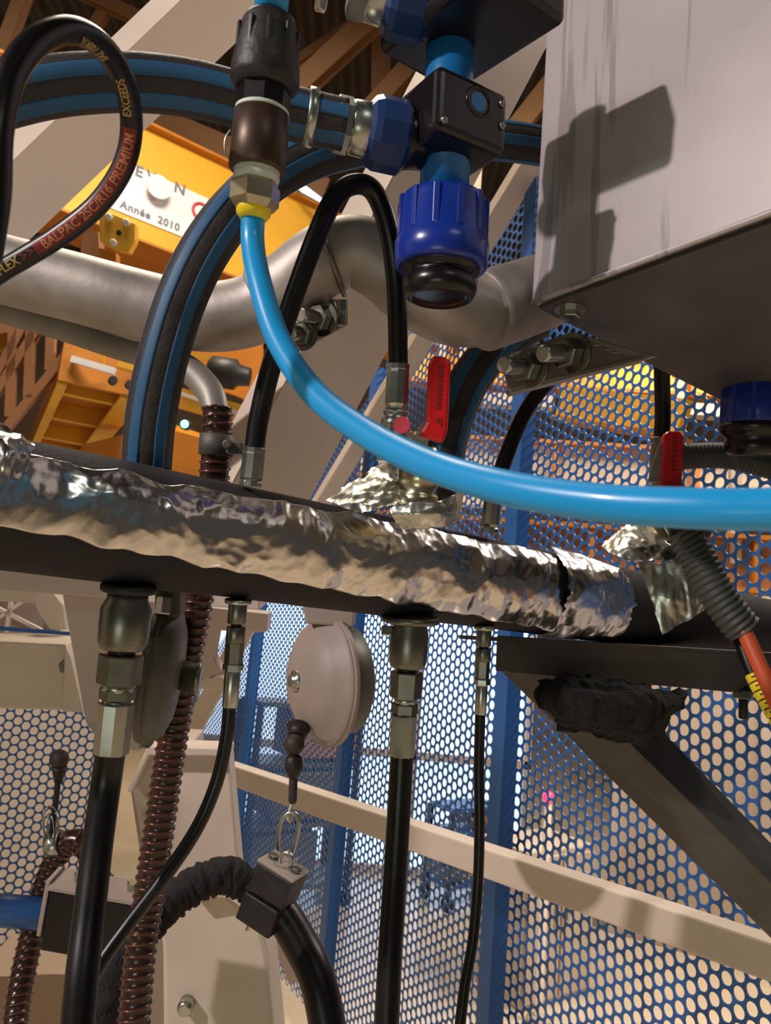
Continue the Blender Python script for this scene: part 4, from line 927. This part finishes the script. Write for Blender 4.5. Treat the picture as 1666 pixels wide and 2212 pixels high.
#==================================================================== TOOL CABLE BUNDLE, CLAMP
bd = Thing('cable_bundle', 'thick black cable bundle arching through the clamp at the bottom', 'cable', P(470, 1890, 1.2))
def wr(i, th): return .026 + .0035 * max(-1, min(1, noise.noise(V((i * .55, math.cos(th) * 1.2, math.sin(th) * 1.2))) * 2))
pa = spline(PL([(180, 2320, 1.02), (232, 2150, 1.06), (285, 2040, 1.1), (350, 1965, 1.14), (420, 1912, 1.17), (490, 1893, 1.19), (560, 1925, 1.2)]), 16)
bd.part('fabric_sleeve', sweep(frames(pa), wr, 24), mat('black_fabric', (0.012, 0.010, 0.011), .8, var=.4, vscale=60, bump=.4, bscale=200), 'wrinkled black fabric sleeve')
bd.part('cable_body', tube(PL([(540, 1908, 1.2), (600, 1962, 1.19), (650, 2040, 1.17), (690, 2130, 1.14), (722, 2300, 1.1)]), .0265, 24, 10), M_RUB)
cl = Thing('cable_clamp', 'dark grey block clamp hung from the snap hook', 'clamp', P(575, 1940, 1.18))
ux = (P(625, 1905, 1.17) - P(560, 1875, 1.19)).normalized(); uy = (P(600, 1865, 1.18) - P(548, 2000, 1.18)).normalized(); uz = ux.cross(uy).normalized(); ux = uy.cross(uz).normalized()
kq = 1.18 / FPX
cc = P(588, 1935, 1.18)
cl.part('upper_block', obox(cc + uy * 34 * kq, ux, uy, uz, 92 * kq, 62 * kq, 75 * kq, 4 * kq), M_PLASM)
cl.part('lower_block', obox(cc - uy * 34 * kq - ux * 4 * kq, ux, uy, uz, 88 * kq, 62 * kq, 75 * kq, 4 * kq), M_PLASM)
cl.part('top_plate', obox(cc + uy * 69 * kq, ux, uy, uz, 94 * kq, 7 * kq, 78 * kq, 2 * kq), M_BALG)
for s in (-1, 1): q = cc + uy * 72 * kq + ux * s * 30 * kq; cl.part('bolt', hexn(q, q + uy * 9 * kq, 12 * kq), M_STEELD)
cl.part('eye', tube([cc + uy * (82 + 16 * math.sin(a * math.pi / 4)) * kq + ux * 14 * math.cos(a * math.pi / 4) * kq for a in range(8)], 5 * kq, 10, 4, True), M_STEEL)
q = cc - uy * 66 * kq - ux * 25 * kq; cl.part('stud', lathe(q, q - uy, [(0, 9 * kq), (14 * kq, 9 * kq), (15 * kq, 5 * kq), (28 * kq, 5 * kq)], 12), M_BRASS)
bk = Thing('cable_clamp', 'wide black block clamp with plate behind the thickest hose', 'clamp', P(210, 2060, 1.12))
kq = 1.12 / FPX; c = P(215, 1985, 1.12)
ux = (P(300, 1960, 1.12) - P(130, 1930, 1.12)).normalized(); uy = UP; uz = ux.cross(uy).normalized(); uy = uz.cross(ux)
bk.part('block', obox(c, ux, uy, uz, 205 * kq, 130 * kq, 80 * kq, 4 * kq), M_PLAS)
bk.part('top_plate', obox(c + uy * 69 * kq, ux, uy, uz, 212 * kq, 9 * kq, 90 * kq, 2 * kq), M_BALG)
for s in (-1, 1):
    q = c + uy * 74 * kq + ux * s * 58 * kq - uz * 8 * kq; bk.part('bolt', hexn(q, q + uy * 14 * kq, 15 * kq), M_STEEL)
bk.part('side_plate', obox(c - ux * 112 * kq + uy * 20 * kq, ux, uy, uz, 10 * kq, 120 * kq, 70 * kq, 2 * kq), M_BALG)
a, b = P(-120, 1958, 1.28), P(120, 1975, 1.28)
single('blue_rod', lathe(a, b, [(0, .025), ((b - a).length, .025)], 28), M_BLUEP, 'short blue round bar at the bottom left edge', 'rod')

#==================================================================== LOWER RIGHT: STEEL ANGLE, BRACE, RAG, CONDUIT
ag = Thing('steel_angle', 'dull grey steel angle bracket under the black insulated pipe', 'bracket', P(1300, 1440, 1.25))
pA, pB = P(1074, 1410, 1.17), P(1700, 1462, 1.36)
ag.part('front_leg', slab([(1075, 1374, 1.13), (1250, 1385, 1.18), (1700, 1412, 1.34), (1700, 1506, 1.34), (1072, 1450, 1.13)], 1.2, .006, .001), M_DSTEEL)
ag.part('top_leg', prism([P(1075, 1376, 1.13), P(1700, 1414, 1.34), P(1700, 1414, 1.34) - nF * .08, P(1075, 1376, 1.13) - nF * .08], Z * -.006), M_DSTEEL)
q = P(1606, 1494, 1.31); bo = ag.part('bolt', lathe(q, q - Z, [(-.01, .0075), (.042, .0075), (.045, .005)], 14), M_MOTOR)
ag.part('nut', hexn(q + Z * .002, q - Z * .012, .016), M_STEELD, parent=bo)
dbs = Thing('support_brace', 'grey steel angle brace slanting down to the lower right corner', 'brace', P(1400, 1750, 1.22))
dbs.part('lower_leg', slab([(1085, 1452, 1.22), (1250, 1452, 1.20), (1362, 1606, 1.20), (1666, 1907, 1.20), (1800, 2030, 1.20), (1800, 2160, 1.24), (1189, 1552, 1.24)], 1.2, .006, .001), M_DSTEEL)
dbs.part('upper_leg', prism([P(1250, 1452, 1.20), P(1362, 1606, 1.20), P(1666, 1907, 1.20), P(1800, 2030, 1.20), P(1800, 1945, 1.25), P(1666, 1822, 1.25), P(1441, 1590, 1.25), P(1400, 1460, 1.25)], FW * .006), M_DSTEEL)
rg = patch([PL([(1170, 1475, 1.16), (1230, 1458, 1.12), (1330, 1470, 1.12), (1420, 1490, 1.13), (1486, 1492, 1.16)]),
            PL([(1165, 1505, 1.14), (1235, 1500, 1.08), (1330, 1515, 1.075), (1420, 1525, 1.085), (1480, 1525, 1.13)]),
            PL([(1195, 1545, 1.14), (1255, 1545, 1.085), (1335, 1560, 1.08), (1400, 1575, 1.09), (1445, 1570, 1.14)]),
            PL([(1215, 1572, 1.17), (1270, 1580, 1.14), (1345, 1595, 1.14), (1400, 1612, 1.14), (1425, 1622, 1.17)])], 80, 60, .009, 18, 11, .005, 1.0)
single('rag', rg, M_RAG, 'crumpled black fleece rag tucked between steel angle and brace', 'rag')
cn = PL([(1475, 1150, 1.10), (1505, 1200, 1.09), (1540, 1268, 1.075), (1578, 1325, 1.065), (1608, 1362, 1.06)])
fr, msh, _ = corr(cn, .0225, .0085, .003, 24, .28, 10, 8)
cdn = Thing('cable_conduit', 'grey green corrugated conduit slanting down at the right', 'conduit', cn[-1])
cdn.part('conduit_body', (msh[0], msh[1][:-2], msh[2][:-2]), M_COND)
a = cn[0]; cdn.part('black_sleeve', lathe(P(1490, 1075, 1.14), P(1488, 1205, 1.12), [(0, .045), (.03, .042), (.07, .022), (.09, .012)], 20), M_PLAS, 'black tapered sleeve above the conduit')
single('orange_cable', tube(PL([(1588, 1325, 1.06), (1613, 1375, 1.045), (1647, 1450, 1.022), (1692, 1545, 1.0), (1752, 1640, .98)]), .0105, 18, 8), M_ORNG, 'orange cable coming out of the grey conduit', 'cable')
bc = Thing('marked_cable', 'black cable with yellow number sleeves beside the orange cable', 'cable', P(1620, 1420, 1.06))
bcp = PL([(1583, 1335, 1.075), (1600, 1385, 1.065), (1622, 1445, 1.048), (1657, 1515, 1.026), (1707, 1600, 1.0)])
bc.part('cable_body', tube(bcp, .0085, 16, 8), M_RUB)
pth = resample(spline(bcp, 20), .001)
for i in range(6):
    s = 78 + i * 12
    if s + 12 < len(pth):
        mkr = bc.part('marker_sleeve', lathe(pth[s], pth[s + 10], [(0, .0098), (.001, .0108), (.0095, .0108), (.0105, .0098)], 18), M_YEL, 'yellow marker sleeve')
        t = (pth[s + 10] - pth[s]).normalized(); n = CAM - pth[s]; n = (n - t * n.dot(t)).normalized()
        bc.part('mark', obox(pth[s + 5] + n * .0108, t, n, t.cross(n), .002, .0006, .007), M_MOTOR, parent=mkr)
# far right: second cap and horizontal conduit
rcp = Thing('blue_capped_pipe', 'blue cap over a black flange below the box at the right edge', 'cap', P(1630, 920, 1.18))
a, b = P(1631, 815, 1.18), P(1625, 1000, 1.18); kq = 1.18 / FPX; L = (b - a).length
cpp = rcp.part('cap_nut', lathe(a, b, [(0, 66 * kq), (L * .55, 68 * kq), (L * .57, 64 * kq)], 32), M_CAPB, 'royal blue cap nut')
for i in range(10):
    th = 2 * math.pi * i / 10; t = (b - a).normalized(); x = CAM - a; x = (x - t * x.dot(t)).normalized(); rd = x * math.cos(th) + t.cross(x) * math.sin(th)
    rcp.part('grip_rib', obox(a + t * L * .3 + rd * 66 * kq, t, rd, t.cross(rd), L * .5, 6 * kq, 10 * kq, 2 * kq), M_CAPB, parent=cpp)
rcp.part('flange', lathe(a, b, [(L * .55, 70 * kq), (L * .60, 72 * kq), (L * .66, 66 * kq), (L * .72, 54 * kq), (L * .78, 58 * kq), (L * .88, 56 * kq), (L * .92, 46 * kq)], 32), M_PLAS, 'glossy black flange')
fr, msh, _ = corr(PL([(1440, 992, 1.26), (1500, 985, 1.255), (1570, 985, 1.25), (1640, 1000, 1.24), (1760, 1035, 1.23)]), .0195, .006, .0018, 20, .28, 10, 8)
single('cable_conduit', msh, M_COND, 'fine ribbed grey conduit running level behind the far red handle', 'conduit')

#==================================================================== CREAM MACHINE FRAME, LOWER LEFT
fm = Thing('machine_frame', 'cream painted machine frame behind the hanging hoses at lower left', 'machine frame', P(330, 1900, 1.6))
fm.part('head_plate', slab([(-60, 1220), (560, 1290), (560, 1318), (240, 1296), (235, 1292), (-60, 1272)], 1.45, .10, .003), M_CREAMW)
fm.part('upper_rail', slab([(-60, 1265), (78, 1276), (78, 1303), (-60, 1296)], 1.75, .08, .003), M_CREAM)
fm.part('end_cheek', slab([(74, 1276), (112, 1278), (136, 1308), (142, 1362), (106, 1360), (76, 1312)], 1.72, .05, .003), M_CREAM)
bm_ = fm.part('cross_beam', slab([(-80, 1380), (146, 1391), (138, 1535), (-80, 1530)], 1.62, .10, .006), M_CREAM)
q = P(147, 1438, 1.615); fm.part('bolt', hexn(q + FW * .01, q - FW * .012, .016), M_STEELD, parent=bm_)
fm.part('end_block', slab([(140, 1392), (152, 1420), (180, 1540), (134, 1538)], 1.58, .10, .003), M_CREAM)
fm.part('side_plate', slab([(134, 1284), (330, 1292), (300, 1625), (212, 1600), (184, 1560)], 1.5, .04, .003), M_CREAMW)
fm.part('column', slab([(262, 1590), (332, 1622), (282, 1710), (318, 1960), (240, 1960), (215, 2110), (100, 2300), (420, 2300), (420, 1600)], 1.52, .08, .003), M_CREAMW)
fm.part('gusset', slab([(322, 1618), (494, 1632), (516, 1880), (545, 1960), (340, 1985), (286, 1712)], 1.46, .05, .004), M_CREAM)
fm.part('gusset_flange', slab([(318, 1612), (495, 1618), (495, 1634), (322, 1632), (284, 1716), (274, 1710)], 1.42, .05, .003), M_CREAM)
fm.part('lower_cover', slab([(338, 1962), (400, 1922), (480, 1928), (560, 1985), (578, 2060), (604, 2320), (352, 2320), (350, 2050)], 1.32, .10, .008), M_CREAM)
fm.part('cover_lip', slab([(392, 1936), (430, 1926), (505, 1930), (572, 1962), (568, 1974), (500, 1942), (440, 1938), (396, 1946)], 1.28, .05, .003), M_CREAM)
q = P(402, 2172, 1.31); fm.part('bolt', lathe(q + FW * .01, q - FW, [(0, .013), (.02, .013), (.024, .008)], 16), M_STEEL)
fm.part('side_arm', slab([(560, 2010), (640, 2040), (668, 2118), (622, 2124), (596, 2050)], 1.5, .03, .003), M_CREAMW)
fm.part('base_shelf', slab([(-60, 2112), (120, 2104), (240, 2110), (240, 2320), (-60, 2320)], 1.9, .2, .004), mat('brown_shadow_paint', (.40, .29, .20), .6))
fm2 = Thing('frame_strut', 'cream crossed struts between the ribbed hose and thin left hose', 'strut', P(480, 1420, 2.2))
fm2.part('strut', bar(P(545, 1330, 2.2), P(405, 1600, 2.2), .05, .05, FW, .003), M_CREAM)
fm2.part('cross_piece', slab([(400, 1306), (580, 1326), (576, 1366), (540, 1366), (470, 1362), (460, 1420), (478, 1450), (440, 1470), (400, 1480)], 2.1, .06, .003), M_CREAMW)
fm2.part('cross_piece', slab([(425, 1462), (492, 1466), (490, 1492), (425, 1488)], 2.1, .05, .003), M_CREAM)
# cross braced pale frame far behind the cream beam
xb = Thing('crossed_frame', 'pale cross braced frame high behind the cream cross beam', 'frame', P(30, 1330, 3.2))
for (a, b) in [((-60, 1285), (90, 1362)), ((-40, 1360), (70, 1285)), ((25, 1290), (15, 1365))]:
    xb.part('strut', bar(P(a[0], a[1], 3.2), P(b[0], b[1], 3.2), .014, .014, FW), M_CREAM)
xb.part('backing', slab([(-60, 1280), (130, 1290), (120, 1370), (-60, 1365)], 3.4, .05), M_BALG)
